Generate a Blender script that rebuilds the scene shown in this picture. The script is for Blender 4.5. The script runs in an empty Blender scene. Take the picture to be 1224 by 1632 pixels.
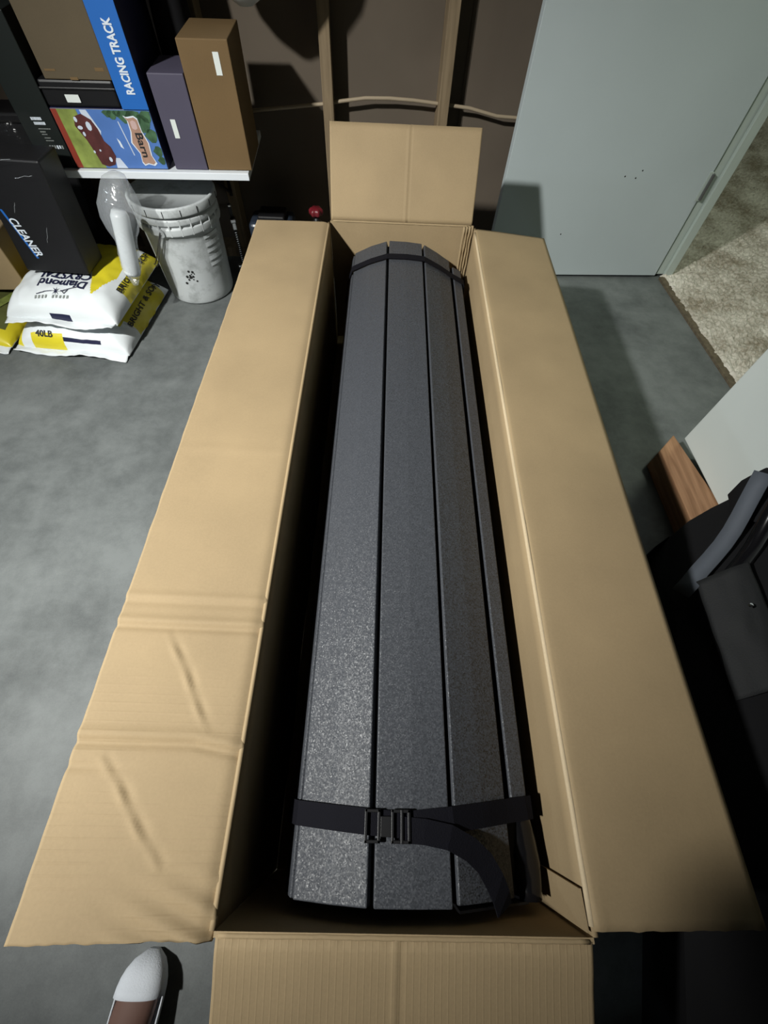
import bpy, bmesh, math, random
from mathutils import Vector, Matrix, noise
random.seed(7)
SC = bpy.context.scene
COL = SC.collection
R = math.radians

# ------------------------------------------------------------------ camera
FPX = 698.0
def _dir(u, v):
    return Vector((u - 612.0, -(v - 816.0), -FPX)).normalized()
_Y = _dir(638, -331)
_Z = -_dir(588, 1240)
_Z = (_Z - _Y * _Z.dot(_Y)).normalized()
_X = _Y.cross(_Z)
cam_d = bpy.data.cameras.new('camera')
cam = bpy.data.objects.new('camera', cam_d)
COL.objects.link(cam)
cam_d.sensor_fit = 'HORIZONTAL'
cam_d.sensor_width = 36.0
cam_d.lens = FPX / 1224.0 * 36.0
cam_d.clip_start = 0.02
cam.matrix_world = Matrix.Translation((0, 0, 1.16)) @ Matrix((_X, _Y, _Z)).to_4x4()
SC.camera = cam

# ------------------------------------------------------------------ light
w = bpy.data.worlds.new('world')
SC.world = w
w.use_nodes = True
w.node_tree.nodes['Background'].inputs[0].default_value = (0.75, 0.88, 1.0, 1)
w.node_tree.nodes['Background'].inputs[1].default_value = 0.003

def point_light(name, loc, energy, color, radius):
    d = bpy.data.lights.new(name, 'POINT')
    d.energy = energy
    d.color = color
    d.shadow_soft_size = radius
    o = bpy.data.objects.new(name, d)
    o.location = loc
    COL.objects.link(o)
    return o
def work_lamp(name, loc, aim, energy, color, half, radius):
    d = bpy.data.lights.new(name, 'SPOT')
    d.energy = energy; d.color = color; d.shadow_soft_size = radius
    d.spot_size = 2 * R(half); d.spot_blend = 1.0
    o = bpy.data.objects.new(name, d)
    o.location = loc
    o.rotation_euler = (Vector(aim) - Vector(loc)).to_track_quat('-Z', 'Y').to_euler()
    COL.objects.link(o)
    return o
# shaded lamp under the garage ceiling, to the left of the box
work_lamp('garage_lamp', (-1.48, -0.212, 2.129), (-0.48, 0.82, 0.4), 490, (1.0, 1.0, 0.955), 39, 0.06)
point_light('garage_far_lamp', (-4.95, -0.88, 2.36), 60, (0.78, 0.9, 1.0), 0.12)
point_light('house_lamp', (1.613, 1.545, 2.46), 50, (0.90, 1.0, 0.80), 0.12)

vs = SC.view_settings
vs.view_transform = 'Standard'
vs.look = 'None'
vs.exposure = 0.0
vs.gamma = 1.0
vs.use_curve_mapping = False

# ------------------------------------------------------------------ house frame (walls are turned a little against the box)
TH = R(3.3)
CT, ST = math.cos(TH), math.sin(TH)
def HS(a, b, z=0.0):
    return Vector((a * CT - b * ST, a * ST + b * CT, z))

# ------------------------------------------------------------------ materials
def new_mat(name):
    m = bpy.data.materials.new(name)
    m.use_nodes = True
    nt = m.node_tree
    return m, nt, nt.nodes['Principled BSDF']

def mat(name, col, rough=0.6, metal=0.0, spec=0.5, vary=0.0, scale=8.0, bump=0.0, bscale=200.0, emit=None):
    m, nt, p = new_mat(name)
    p.inputs['Base Color'].default_value = (*col, 1)
    p.inputs['Roughness'].default_value = rough
    p.inputs['Metallic'].default_value = metal
    p.inputs['Specular IOR Level'].default_value = spec
    tc = nt.nodes.new('ShaderNodeTexCoord')
    if vary > 0:
        n = nt.nodes.new('ShaderNodeTexNoise')
        n.inputs['Scale'].default_value = scale
        n.inputs['Detail'].default_value = 5
        r = nt.nodes.new('ShaderNodeValToRGB')
        r.color_ramp.elements[0].position = 0.3
        r.color_ramp.elements[1].position = 0.7
        r.color_ramp.elements[0].color = (*[c * (1 - vary) for c in col], 1)
        r.color_ramp.elements[1].color = (*[min(1, c * (1 + vary)) for c in col], 1)
        nt.links.new(tc.outputs['Object'], n.inputs['Vector'])
        nt.links.new(n.outputs['Fac'], r.inputs['Fac'])
        nt.links.new(r.outputs['Color'], p.inputs['Base Color'])
    if bump > 0:
        n2 = nt.nodes.new('ShaderNodeTexNoise')
        n2.inputs['Scale'].default_value = bscale
        n2.inputs['Detail'].default_value = 3
        b = nt.nodes.new('ShaderNodeBump')
        b.inputs['Strength'].default_value = bump
        b.inputs['Distance'].default_value = 0.002
        nt.links.new(tc.outputs['Object'], n2.inputs['Vector'])
        nt.links.new(n2.outputs['Fac'], b.inputs['Height'])
        nt.links.new(b.outputs['Normal'], p.inputs['Normal'])
    return m

def cardboard(name, col, axis=None, period=0.0125, flute=0.0, lo=None, hi=None, rough=0.75):
    """kraft liner: fibre mottling, faint flutes running across `axis`; lo/hi fade the flutes in along Y"""
    m, nt, p = new_mat(name)
    L = nt.links.new
    p.inputs['Roughness'].default_value = rough
    p.inputs['Specular IOR Level'].default_value = 0.3
    tc = nt.nodes.new('ShaderNodeTexCoord')
    n = nt.nodes.new('ShaderNodeTexNoise'); n.inputs['Scale'].default_value = 6; n.inputs['Detail'].default_value = 8
    n2 = nt.nodes.new('ShaderNodeTexNoise'); n2.inputs['Scale'].default_value = 260; n2.inputs['Detail'].default_value = 2
    mx = nt.nodes.new('ShaderNodeMath'); mx.operation = 'MULTIPLY_ADD'; mx.inputs[1].default_value = 0.35
    r = nt.nodes.new('ShaderNodeValToRGB')
    r.color_ramp.elements[0].position = 0.42; r.color_ramp.elements[1].position = 0.92
    r.color_ramp.elements[0].color = (*[c * 0.90 for c in col], 1)
    r.color_ramp.elements[1].color = (*[c * 1.10 for c in col], 1)
    L(tc.outputs['Object'], n.inputs['Vector']); L(tc.outputs['Object'], n2.inputs['Vector'])
    L(n2.outputs['Fac'], mx.inputs[0]); L(n.outputs['Fac'], mx.inputs[2])
    L(mx.outputs[0], r.inputs['Fac']); L(r.outputs['Color'], p.inputs['Base Color'])
    b = nt.nodes.new('ShaderNodeBump'); b.inputs['Strength'].default_value = 0.25; b.inputs['Distance'].default_value = 0.0006
    L(n2.outputs['Fac'], b.inputs['Height'])
    if axis is not None:
        sep = nt.nodes.new('ShaderNodeSeparateXYZ'); L(tc.outputs['Object'], sep.inputs[0])
        fr = nt.nodes.new('ShaderNodeMath'); fr.operation = 'MULTIPLY'; fr.inputs[1].default_value = 2 * math.pi / period
        sn = nt.nodes.new('ShaderNodeMath'); sn.operation = 'SINE'
        L(sep.outputs[axis], fr.inputs[0]); L(fr.outputs[0], sn.inputs[0])
        pw = nt.nodes.new('ShaderNodeMapRange'); pw.inputs[1].default_value = 0.62; pw.inputs[2].default_value = 1.0
        L(sn.outputs[0], pw.inputs[0])
        mask = pw.outputs[0]
        if lo is not None:
            mr = nt.nodes.new('ShaderNodeMapRange'); mr.interpolation_type = 'SMOOTHSTEP'
            mr.inputs[1].default_value = lo; mr.inputs[2].default_value = hi
            mr.inputs[3].default_value = 1.0; mr.inputs[4].default_value = 0.0
            L(sep.outputs[1], mr.inputs[0])
            n3 = nt.nodes.new('ShaderNodeTexNoise'); n3.inputs['Scale'].default_value = 11; n3.inputs['Detail'].default_value = 2
            L(tc.outputs['Object'], n3.inputs['Vector'])
            cr = nt.nodes.new('ShaderNodeMapRange'); cr.inputs[1].default_value = 0.42; cr.inputs[2].default_value = 0.62
            L(n3.outputs['Fac'], cr.inputs[0])
            mm = nt.nodes.new('ShaderNodeMath'); mm.operation = 'MULTIPLY'
            L(mr.outputs[0], mm.inputs[0]); L(cr.outputs[0], mm.inputs[1])
            m2 = nt.nodes.new('ShaderNodeMath'); m2.operation = 'MULTIPLY'
            L(mask, m2.inputs[0]); L(mm.outputs[0], m2.inputs[1])
            mask = m2.outputs[0]
        b2 = nt.nodes.new('ShaderNodeBump'); b2.inputs['Strength'].default_value = flute; b2.inputs['Distance'].default_value = 0.0025
        L(mask, b2.inputs['Height']); L(b.outputs['Normal'], b2.inputs['Normal'])
        L(b2.outputs['Normal'], p.inputs['Normal'])
    else:
        L(b.outputs['Normal'], p.inputs['Normal'])
    return m

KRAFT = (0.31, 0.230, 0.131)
M = {}
M['kraft'] = cardboard('kraft', KRAFT)
M['kraft_flap'] = cardboard('kraft_flap', KRAFT, 1, 0.0125, 0.22, lo=-0.68, hi=-0.52)
M['kraft_near'] = cardboard('kraft_near', KRAFT, 0, 0.0085, 0.14)
M['kraft_pale'] = cardboard('kraft_pale', (0.50, 0.40, 0.26))
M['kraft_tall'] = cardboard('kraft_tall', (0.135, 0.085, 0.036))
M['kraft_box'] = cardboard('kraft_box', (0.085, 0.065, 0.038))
M['door'] = mat('door_paint', (0.46, 0.52, 0.53), 0.55, vary=0.03, scale=3, bump=0.05, bscale=60)
M['white_wall'] = mat('white_wall', (0.56, 0.61, 0.59), 0.7, vary=0.03, scale=4, bump=0.08, bscale=120)
M['white'] = mat('white_laminate', (0.66, 0.70, 0.74), 0.4, vary=0.02)
M['trim'] = mat('trim_paint', (0.42, 0.48, 0.44), 0.5, vary=0.03)
M['sheath'] = mat('sheathing', (0.125, 0.10, 0.075), 0.9, vary=0.12, scale=2.5, bump=0.15, bscale=40)
M['black'] = mat('black_plastic', (0.006, 0.006, 0.007), 0.45, spec=0.35)
M['black_matte'] = mat('black_matte', (0.006, 0.006, 0.007), 0.85, spec=0.2)
M['black_gloss'] = mat('black_gloss', (0.005, 0.005, 0.006), 0.2, spec=0.4)
M['webbing'] = mat('webbing', (0.004, 0.004, 0.007), 0.85, spec=0.15, bump=0.4, bscale=500)
M['band'] = mat('grey_band', (0.075, 0.086, 0.105), 0.8, bump=0.1, bscale=300)
M['purple'] = mat('purple_card', (0.058, 0.052, 0.085), 0.65, vary=0.05)
M['blue'] = mat('blue_card', (0.012, 0.115, 0.42), 0.45, vary=0.04)
M['navy'] = mat('navy_print', (0.01, 0.012, 0.04), 0.45)
M['ink'] = mat('black_ink', (0.012, 0.012, 0.012), 0.6)
M['txt_white'] = mat('white_print', (0.62, 0.68, 0.75), 0.5)
M['txt_grey'] = mat('grey_print', (0.22, 0.24, 0.23), 0.5)
M['sticker'] = mat('sticker', (0.62, 0.66, 0.64), 0.5)
M['darkbox'] = mat('dark_green_black', (0.007, 0.010, 0.009), 0.5, spec=0.3)
M['bagwhite'] = mat('bag_white', (0.66, 0.70, 0.72), 0.32, vary=0.03, scale=10)
M['bagyellow'] = mat('bag_yellow', (0.62, 0.53, 0.025), 0.35)
M['bagolive'] = mat('bag_olive', (0.09, 0.10, 0.03), 0.45)
M['bagnavy'] = mat('bag_navy', (0.012, 0.014, 0.045), 0.35)
M['bucket'] = None
M['chrome'] = mat('chrome', (0.75, 0.76, 0.78), 0.2, metal=1.0)
M['wire'] = mat('bail_wire', (0.25, 0.25, 0.25), 0.4, metal=0.9)
M['darkblue'] = mat('dark_blue_plastic', (0.022, 0.03, 0.045), 0.35)
M['red'] = mat('red_plastic', (0.13, 0.008, 0.014), 0.4)
M['cable'] = mat('cable_sheath', (0.36, 0.29, 0.2), 0.55)
M['skin'] = mat('skin', (0.17, 0.095, 0.075), 0.55, vary=0.06, scale=20)
M['sock'] = mat('sock_knit', (0.70, 0.74, 0.80), 0.9, bump=0.3, bscale=400)
M['shirt'] = mat('shirt_cotton', (0.05, 0.055, 0.07), 0.9, bump=0.2, bscale=200)
M['hair'] = mat('hair', (0.02, 0.014, 0.01), 0.7)
M['green_pic'] = mat('print_green', (0.20, 0.25, 0.06), 0.4, vary=0.35, scale=22)
M['sky_pic'] = mat('print_sky', (0.07, 0.16, 0.42), 0.4, vary=0.12, scale=12)
M['barn_pic'] = mat('print_barn', (0.075, 0.022, 0.022), 0.4, vary=0.35, scale=30)
M['leaf_pic'] = mat('print_leaves', (0.045, 0.10, 0.05), 0.4, vary=0.5, scale=40)
M['red_pic'] = mat('print_red', (0.22, 0.035, 0.02), 0.4)
M['sign_pic'] = mat('print_sign', (0.36, 0.22, 0.16), 0.4, vary=0.1, scale=40)
M['pink_pic'] = mat('print_pink', (0.50, 0.35, 0.33), 0.4)
M['cloud_pic'] = mat('print_cloud', (0.50, 0.56, 0.66), 0.4)

def slat_mat():
    m, nt, p = new_mat('powder_coat')
    L = nt.links.new
    tc = nt.nodes.new('ShaderNodeTexCoord')
    p.inputs['Base Color'].default_value = (0.053, 0.057, 0.066, 1)
    p.inputs['Roughness'].default_value = 0.42
    p.inputs['Specular IOR Level'].default_value = 0.30
    v = nt.nodes.new('ShaderNodeTexVoronoi'); v.inputs['Scale'].default_value = 560
    L(tc.outputs['Object'], v.inputs['Vector'])
    sub = nt.nodes.new('ShaderNodeVectorMath'); sub.operation = 'SUBTRACT'; sub.inputs[1].default_value = (0.5, 0.5, 0.5)
    L(v.outputs['Color'], sub.inputs[0])
    scl = nt.nodes.new('ShaderNodeVectorMath'); scl.operation = 'SCALE'; scl.inputs['Scale'].default_value = 0.42
    L(sub.outputs[0], scl.inputs[0])
    ge = nt.nodes.new('ShaderNodeNewGeometry')
    ad = nt.nodes.new('ShaderNodeVectorMath'); ad.operation = 'ADD'
    L(ge.outputs['Normal'], ad.inputs[0]); L(scl.outputs[0], ad.inputs[1])
    nn = nt.nodes.new('ShaderNodeVectorMath'); nn.operation = 'NORMALIZE'
    L(ad.outputs[0], nn.inputs[0]); L(nn.outputs[0], p.inputs['Normal'])
    n = nt.nodes.new('ShaderNodeTexNoise'); n.inputs['Scale'].default_value = 260; n.inputs['Detail'].default_value = 2
    L(tc.outputs['Object'], n.inputs['Vector'])
    r = nt.nodes.new('ShaderNodeMapRange'); r.inputs[1].default_value = 0.3; r.inputs[2].default_value = 0.7
    r.inputs[3].default_value = 0.36; r.inputs[4].default_value = 0.56
    L(n.outputs['Fac'], r.inputs[0]); L(r.outputs[0], p.inputs['Roughness'])
    return m
M['slat'] = slat_mat()

def concrete():
    m, nt, p = new_mat('concrete')
    L = nt.links.new
    tc = nt.nodes.new('ShaderNodeTexCoord')
    n1 = nt.nodes.new('ShaderNodeTexNoise'); n1.inputs['Scale'].default_value = 3.2; n1.inputs['Detail'].default_value = 9; n1.inputs['Roughness'].default_value = 0.65
    n2 = nt.nodes.new('ShaderNodeTexNoise'); n2.inputs['Scale'].default_value = 16; n2.inputs['Detail'].default_value = 6; n2.inputs['Roughness'].default_value = 0.7
    n3 = nt.nodes.new('ShaderNodeTexNoise'); n3.inputs['Scale'].default_value = 300; n3.inputs['Detail'].default_value = 2
    for n in (n1, n2, n3): L(tc.outputs['Object'], n.inputs['Vector'])
    a = nt.nodes.new('ShaderNodeMath'); a.operation = 'MULTIPLY_ADD'; a.inputs[1].default_value = 0.45
    L(n2.outputs['Fac'], a.inputs[0]); L(n1.outputs['Fac'], a.inputs[2])
    a2 = nt.nodes.new('ShaderNodeMath'); a2.operation = 'MULTIPLY_ADD'; a2.inputs[1].default_value = 0.14
    L(n3.outputs['Fac'], a2.inputs[0]); L(a.outputs[0], a2.inputs[2])
    r = nt.nodes.new('ShaderNodeValToRGB')
    e = r.color_ramp.elements
    e[0].position = 0.55; e[0].color = (0.062, 0.070, 0.071, 1)
    e[1].position = 0.95; e[1].color = (0.155, 0.169, 0.168, 1)
    k = r.color_ramp.elements.new(0.72); k.color = (0.100, 0.110, 0.110, 1)
    L(a2.outputs[0], r.inputs['Fac']); L(r.outputs['Color'], p.inputs['Base Color'])
    p.inputs['Roughness'].default_value = 0.62
    b = nt.nodes.new('ShaderNodeBump'); b.inputs['Strength'].default_value = 0.25; b.inputs['Distance'].default_value = 0.003
    L(a2.outputs[0], b.inputs['Height']); L(b.outputs['Normal'], p.inputs['Normal'])
    return m
M['concrete'] = concrete()

def wood(name, c0, c1, along=1, stretch=14, sc=5):
    m, nt, p = new_mat(name)
    L = nt.links.new
    tc = nt.nodes.new('ShaderNodeTexCoord')
    mp = nt.nodes.new('ShaderNodeMapping')
    s = [stretch] * 3; s[along] = 1.0
    mp.inputs['Scale'].default_value = s
    n = nt.nodes.new('ShaderNodeTexNoise'); n.inputs['Scale'].default_value = sc; n.inputs['Detail'].default_value = 6
    n.inputs['Distortion'].default_value = 0.6
    r = nt.nodes.new('ShaderNodeValToRGB')
    r.color_ramp.elements[0].position = 0.35; r.color_ramp.elements[1].position = 0.65
    r.color_ramp.elements[0].color = (*c0, 1); r.color_ramp.elements[1].color = (*c1, 1)
    L(tc.outputs['Object'], mp.inputs['Vector']); L(mp.outputs[0], n.inputs['Vector'])
    L(n.outputs['Fac'], r.inputs['Fac']); L(r.outputs['Color'], p.inputs['Base Color'])
    p.inputs['Roughness'].default_value = 0.7
    b = nt.nodes.new('ShaderNodeBump'); b.inputs['Strength'].default_value = 0.15; b.inputs['Distance'].default_value = 0.002
    L(n.outputs['Fac'], b.inputs['Height']); L(b.outputs['Normal'], p.inputs['Normal'])
    return m
M['stud'] = wood('stud_wood', (0.16, 0.115, 0.065), (0.25, 0.185, 0.11), 2)
M['timber'] = wood('timber', (0.24, 0.125, 0.06), (0.36, 0.20, 0.105), 1)

def carpet_mat():
    m, nt, p = new_mat('carpet_pile')
    L = nt.links.new
    tc = nt.nodes.new('ShaderNodeTexCoord')
    n = nt.nodes.new('ShaderNodeTexNoise'); n.inputs['Scale'].default_value = 5; n.inputs['Detail'].default_value = 6
    n2 = nt.nodes.new('ShaderNodeTexNoise'); n2.inputs['Scale'].default_value = 70; n2.inputs['Detail'].default_value = 4
    for k in (n, n2): L(tc.outputs['Object'], k.inputs['Vector'])
    a = nt.nodes.new('ShaderNodeMath'); a.operation = 'MULTIPLY_ADD'; a.inputs[1].default_value = 0.6
    L(n2.outputs['Fac'], a.inputs[0]); L(n.outputs['Fac'], a.inputs[2])
    r = nt.nodes.new('ShaderNodeValToRGB')
    r.color_ramp.elements[0].position = 0.6; r.color_ramp.elements[1].position = 1.0
    r.color_ramp.elements[0].color = (0.24, 0.205, 0.15, 1); r.color_ramp.elements[1].color = (0.62, 0.585, 0.52, 1)
    L(a.outputs[0], r.inputs['Fac']); L(r.outputs['Color'], p.inputs['Base Color'])
    p.inputs['Roughness'].default_value = 0.95
    return m
M['carpet'] = carpet_mat()

def film(name, clear=0.72, tint=(0.75, 0.8, 0.85)):
    m = bpy.data.materials.new(name); m.use_nodes = True
    nt = m.node_tree; L = nt.links.new
    out = nt.nodes['Material Output']
    nt.nodes.remove(nt.nodes['Principled BSDF'])
    t = nt.nodes.new('ShaderNodeBsdfTransparent')
    g = nt.nodes.new('ShaderNodeBsdfGlossy'); g.inputs['Roughness'].default_value = 0.18
    d = nt.nodes.new('ShaderNodeBsdfDiffuse'); d.inputs['Color'].default_value = (*tint, 1)
    a = nt.nodes.new('ShaderNodeMixShader'); a.inputs[0].default_value = 0.45
    L(d.outputs[0], a.inputs[1]); L(g.outputs[0], a.inputs[2])
    b = nt.nodes.new('ShaderNodeMixShader'); b.inputs[0].default_value = clear
    L(a.outputs[0], b.inputs[1]); L(t.outputs[0], b.inputs[2])
    tc = nt.nodes.new('ShaderNodeTexCoord')
    n = nt.nodes.new('ShaderNodeTexNoise'); n.inputs['Scale'].default_value = 35; n.inputs['Detail'].default_value = 3
    L(tc.outputs['Object'], n.inputs['Vector'])
    bp = nt.nodes.new('ShaderNodeBump'); bp.inputs['Strength'].default_value = 0.6; bp.inputs['Distance'].default_value = 0.01
    L(n.outputs['Fac'], bp.inputs['Height'])
    L(bp.outputs['Normal'], g.inputs['Normal'])
    L(b.outputs[0], out.inputs[0])
    return m
M['film'] = film('clear_film')
M['film_clear'] = film('clear_wrap', 0.985, (0.3, 0.3, 0.32))

def bucket_mat():
    m, nt, p = new_mat('bucket_plastic')
    L = nt.links.new
    tc = nt.nodes.new('ShaderNodeTexCoord')
    n = nt.nodes.new('ShaderNodeTexNoise'); n.inputs['Scale'].default_value = 14; n.inputs['Detail'].default_value = 7; n.inputs['Roughness'].default_value = 0.7
    L(tc.outputs['Object'], n.inputs['Vector'])
    r = nt.nodes.new('ShaderNodeValToRGB')
    r.color_ramp.elements[0].position = 0.30; r.color_ramp.elements[1].position = 0.5
    r.color_ramp.elements[0].color = (0.30, 0.32, 0.32, 1); r.color_ramp.elements[1].color = (0.50, 0.53, 0.54, 1)
    L(n.outputs['Fac'], r.inputs['Fac']); L(r.outputs['Color'], p.inputs['Base Color'])
    p.inputs['Roughness'].default_value = 0.45
    return m
M['bucket'] = bucket_mat()

# ------------------------------------------------------------------ mesh helpers
def obj(name, me, material=None, parent=None, smooth=False, bevel=0.0, seg=2, subsurf=0):
    if material is not None:
        for mm in (material if isinstance(material, (list, tuple)) else [material]):
            me.materials.append(mm)
    o = bpy.data.objects.new(name, me)
    COL.objects.link(o)
    if parent is not None:
        o.parent = parent
    if smooth:
        for p in me.polygons: p.use_smooth = True
    if bevel:
        b = o.modifiers.new('bevel', 'BEVEL'); b.width = bevel; b.segments = seg; b.limit_method = 'ANGLE'; b.angle_limit = R(40)
    if subsurf:
        s = o.modifiers.new('sub', 'SUBSURF'); s.levels = subsurf; s.render_levels = subsurf
    return o

class MB:
    def __init__(s): s.v = []; s.f = []; s.mi = []
    def add(s, vs, fs, mi=0):
        k = len(s.v); s.v += [tuple(x) for x in vs]
        for f in fs: s.f.append(tuple(i + k for i in f)); s.mi.append(mi)
        return s
    def box(s, x0, x1, y0, y1, z0, z1, mi=0):
        return s.add([(x0,y0,z0),(x1,y0,z0),(x1,y1,z0),(x0,y1,z0),(x0,y0,z1),(x1,y0,z1),(x1,y1,z1),(x0,y1,z1)],
                     [(0,3,2,1),(4,5,6,7),(0,1,5,4),(1,2,6,5),(2,3,7,6),(3,0,4,7)], mi)
    def hexa(s, p, mi=0):
        return s.add(p, [(0,3,2,1),(4,5,6,7),(0,1,5,4),(1,2,6,5),(2,3,7,6),(3,0,4,7)], mi)
    def prism_y(s, pts, y0, y1, mi=0):
        n = len(pts)
        vs = [(x, y0, z) for x, z in pts] + [(x, y1, z) for x, z in pts]
        fs = [tuple(range(n)), tuple(range(2*n-1, n-1, -1))]
        fs += [(i, i+n, (i+1) % n + n, (i+1) % n) for i in range(n)]
        return s.add(vs, fs, mi)
    def prism_z(s, pts, z0, z1, mi=0):
        n = len(pts)
        vs = [(x, y, z0) for x, y in pts] + [(x, y, z1) for x, y in pts]
        fs = [tuple(range(n-1, -1, -1)), tuple(range(n, 2*n))]
        fs += [(i, (i+1) % n, (i+1) % n + n, i+n) for i in range(n)]
        return s.add(vs, fs, mi)
    def tube(s, path, r, n=10, mi=0, cap=True):
        P = [Vector(p) for p in path]
        rs = r if isinstance(r, (list, tuple)) else [r] * len(P)
        prev = None; rings = []
        for i, p in enumerate(P):
            t = (P[min(i+1, len(P)-1)] - P[max(i-1, 0)]).normalized()
            if prev is None:
                u = t.orthogonal().normalized()
            else:
                u = (prev - t * prev.dot(t)).normalized()
            prev = u; w_ = t.cross(u)
            rings.append([p + (u * math.cos(2*math.pi*k/n) + w_ * math.sin(2*math.pi*k/n)) * rs[i] for k in range(n)])
        return s.loft(rings, mi, cap)
    def loft(s, rings, mi=0, cap=True):
        n = len(rings[0])
        vs = [p for r_ in rings for p in r_]
        fs = []
        for i in range(len(rings)-1):
            for k in range(n):
                fs.append((i*n+k, i*n+(k+1) % n, (i+1)*n+(k+1) % n, (i+1)*n+k))
        if cap:
            fs.append(tuple(range(n-1, -1, -1)))
            fs.append(tuple((len(rings)-1)*n + k for k in range(n)))
        return s.add(vs, fs, mi)
    def lathe(s, prof, n=40, mi=0, cx=0, cy=0, cap=True):
        return s.loft([[(cx + r*math.cos(2*math.pi*k/n), cy + r*math.sin(2*math.pi*k/n), z) for k in range(n)] for r, z in prof], mi, cap)
    def ribbon(s, path, side, wid, th, up=None, mi=0):
        """flat strap: path of points, `side` = width direction, thickness along the local normal"""
        P = [Vector(p) for p in path]; rings = []
        for i, p in enumerate(P):
            t = (P[min(i+1, len(P)-1)] - P[max(i-1, 0)]).normalized()
            sd = Vector(side); sd = (sd - t*sd.dot(t)).normalized()
            nn = t.cross(sd).normalized()
            rings.append([p + sd*wid/2, p + sd*wid/2 + nn*th, p - sd*wid/2 + nn*th, p - sd*wid/2])
        return s.loft(rings, mi)
    def mesh(s, name):
        me = bpy.data.meshes.new(name)
        me.from_pydata(s.v, [], s.f)
        bm = bmesh.new(); bm.from_mesh(me)
        bmesh.ops.recalc_face_normals(bm, faces=bm.faces)
        bm.to_mesh(me); bm.free()
        if any(s.mi):
            me.polygons.foreach_set('material_index', s.mi)
        return me
    def build(s, name, material, parent=None, **kw):
        return obj(name, s.mesh(name), material, parent, **kw)

def sheet(fn, nu, nv, th):
    """closed sheet of thickness th below the surface fn(u,v)->Vector, u,v in 0..1; thickness goes down the local normal"""
    P = [[Vector(fn(i/nu, j/nv)) for i in range(nu+1)] for j in range(nv+1)]
    vs = []; idx = {}
    for j in range(nv+1):
        for i in range(nu+1):
            idx[i, j] = len(vs); vs.append(P[j][i])
    off = len(vs)
    for j in range(nv+1):
        for i in range(nu+1):
            du = P[j][min(i+1, nu)] - P[j][max(i-1, 0)]
            dv = P[min(j+1, nv)][i] - P[max(j-1, 0)][i]
            n = du.cross(dv).normalized()
            vs.append(P[j][i] - n*th)
    fs = []
    W = nu + 1
    for j in range(nv):
        for i in range(nu):
            a, b, c, d = j*W+i, j*W+i+1, (j+1)*W+i+1, (j+1)*W+i
            fs.append((a, b, c, d)); fs.append((a+off, d+off, c+off, b+off))
    for i in range(nu):
        fs.append((i, i+off, i+1+off, i+1)); a = nv*W+i
        fs.append((a, a+1, a+1+off, a+off))
    for j in range(nv):
        a = j*W; fs.append((a, a+W, a+W+off, a+off)); a = j*W+nu
        fs.append((a, a+off, a+W+off, a+W))
    m = MB(); m.add(vs, fs); return m

def empty(name, loc=(0, 0, 0), rz=0.0):
    o = bpy.data.objects.new(name, None)
    o.location = loc; o.rotation_euler = (0, 0, rz)
    o.empty_display_size = 0.05
    COL.objects.link(o)
    return o

def tag(o, label, cat, group=None):
    o['label'] = label; o['category'] = cat
    if group: o['group'] = group
    return o

def struct(o, label=None):
    o['kind'] = 'structure'
    if label: o['label'] = label
    return o

def text(name, body, size, material, parent, mtx, depth=0.0004, sx=1.0, shear=0.0, bend=None, bold=0.0):
    cu = bpy.data.curves.new('t', 'FONT')
    cu.body = body; cu.size = size; cu.align_x = 'CENTER'; cu.align_y = 'CENTER'
    cu.extrude = depth; cu.shear = shear; cu.offset = bold; cu.resolution_u = 3
    t = bpy.data.objects.new('t', cu); COL.objects.link(t)
    bpy.context.view_layer.update()
    me = bpy.data.meshes.new_from_object(t.evaluated_get(bpy.context.evaluated_depsgraph_get()))
    bpy.data.objects.remove(t); bpy.data.curves.remove(cu)
    me.materials.clear()
    for v in me.vertices:
        p = mtx @ Vector((v.co.x * sx, v.co.y, v.co.z))
        v.co = bend(p) if bend else p
    return obj(name, me, material, parent)

def frame(o, xd, yd):
    """matrix with origin o, text running along xd and standing up along yd"""
    x = Vector(xd).normalized(); y = Vector(yd).normalized(); z = x.cross(y).normalized(); y = z.cross(x)
    m = Matrix((x, y, z)).transposed().to_4x4(); m.translation = Vector(o); return m

# ================================================================== THE ROOM
fl = MB().box(-6.5, 1.45, -4.0, 2.6, -0.05, 0.0).build('floor', M['concrete'])
struct(fl, 'stained grey concrete garage floor')

def house(name, a=0, b=0, z=0):
    return empty(name, HS(a, b, z), TH)

# far wall: bare studs over dark sheathing
wf = struct(house('wall_far'), 'unfinished wall with bare studs over brown sheathing')
MB().box(-4.5, 1.40, 2.222, 2.24, 0, 2.5).build('sheathing', M['sheath'], wf)
for a in (-1.396, -0.966, -0.537, -0.107, 0.323, 0.752, 1.18):
    MB().box(a - 0.0195, a + 0.0195, 2.13, 2.2215, 0.04, 2.46).build('stud', M['stud'], wf, bevel=0.002)
MB().box(-4.5, 1.40, 2.13, 2.2215, 0, 0.039).build('bottom_plate', M['stud'], wf)
# paper seam / lighter strip in the bay by the door
MB().box(0.40, 0.415, 2.2195, 2.2218, 0.04, 2.46).build('paper_seam', M['sheath'], wf)

# wall with the doorway (plane a ~ 1.39 .. 1.50)
wr = struct(house('wall_right'), 'white wall around the doorway into the carpeted room')
MB().box(1.395, 1.467, 2.031, 2.26, 0, 2.5).build('wall_panel', M['white_wall'], wr)
MB().box(1.395, 1.467, 0.93, 2.031, 2.06, 2.5).build('lintel', M['white_wall'], wr)
# door jamb and stop at the hinge side
tj = struct(house('trim_1'), 'painted door jamb with stop moulding beside the open door')
MB().box(1.395, 1.467, 1.985, 2.03, 0.012, 2.06).build('jamb', M['trim'], tj, bevel=0.003)
MB().box(1.428, 1.467, 1.968, 1.984, 0.012, 2.06).build('door_stop', M['trim'], tj, bevel=0.003)
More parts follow.
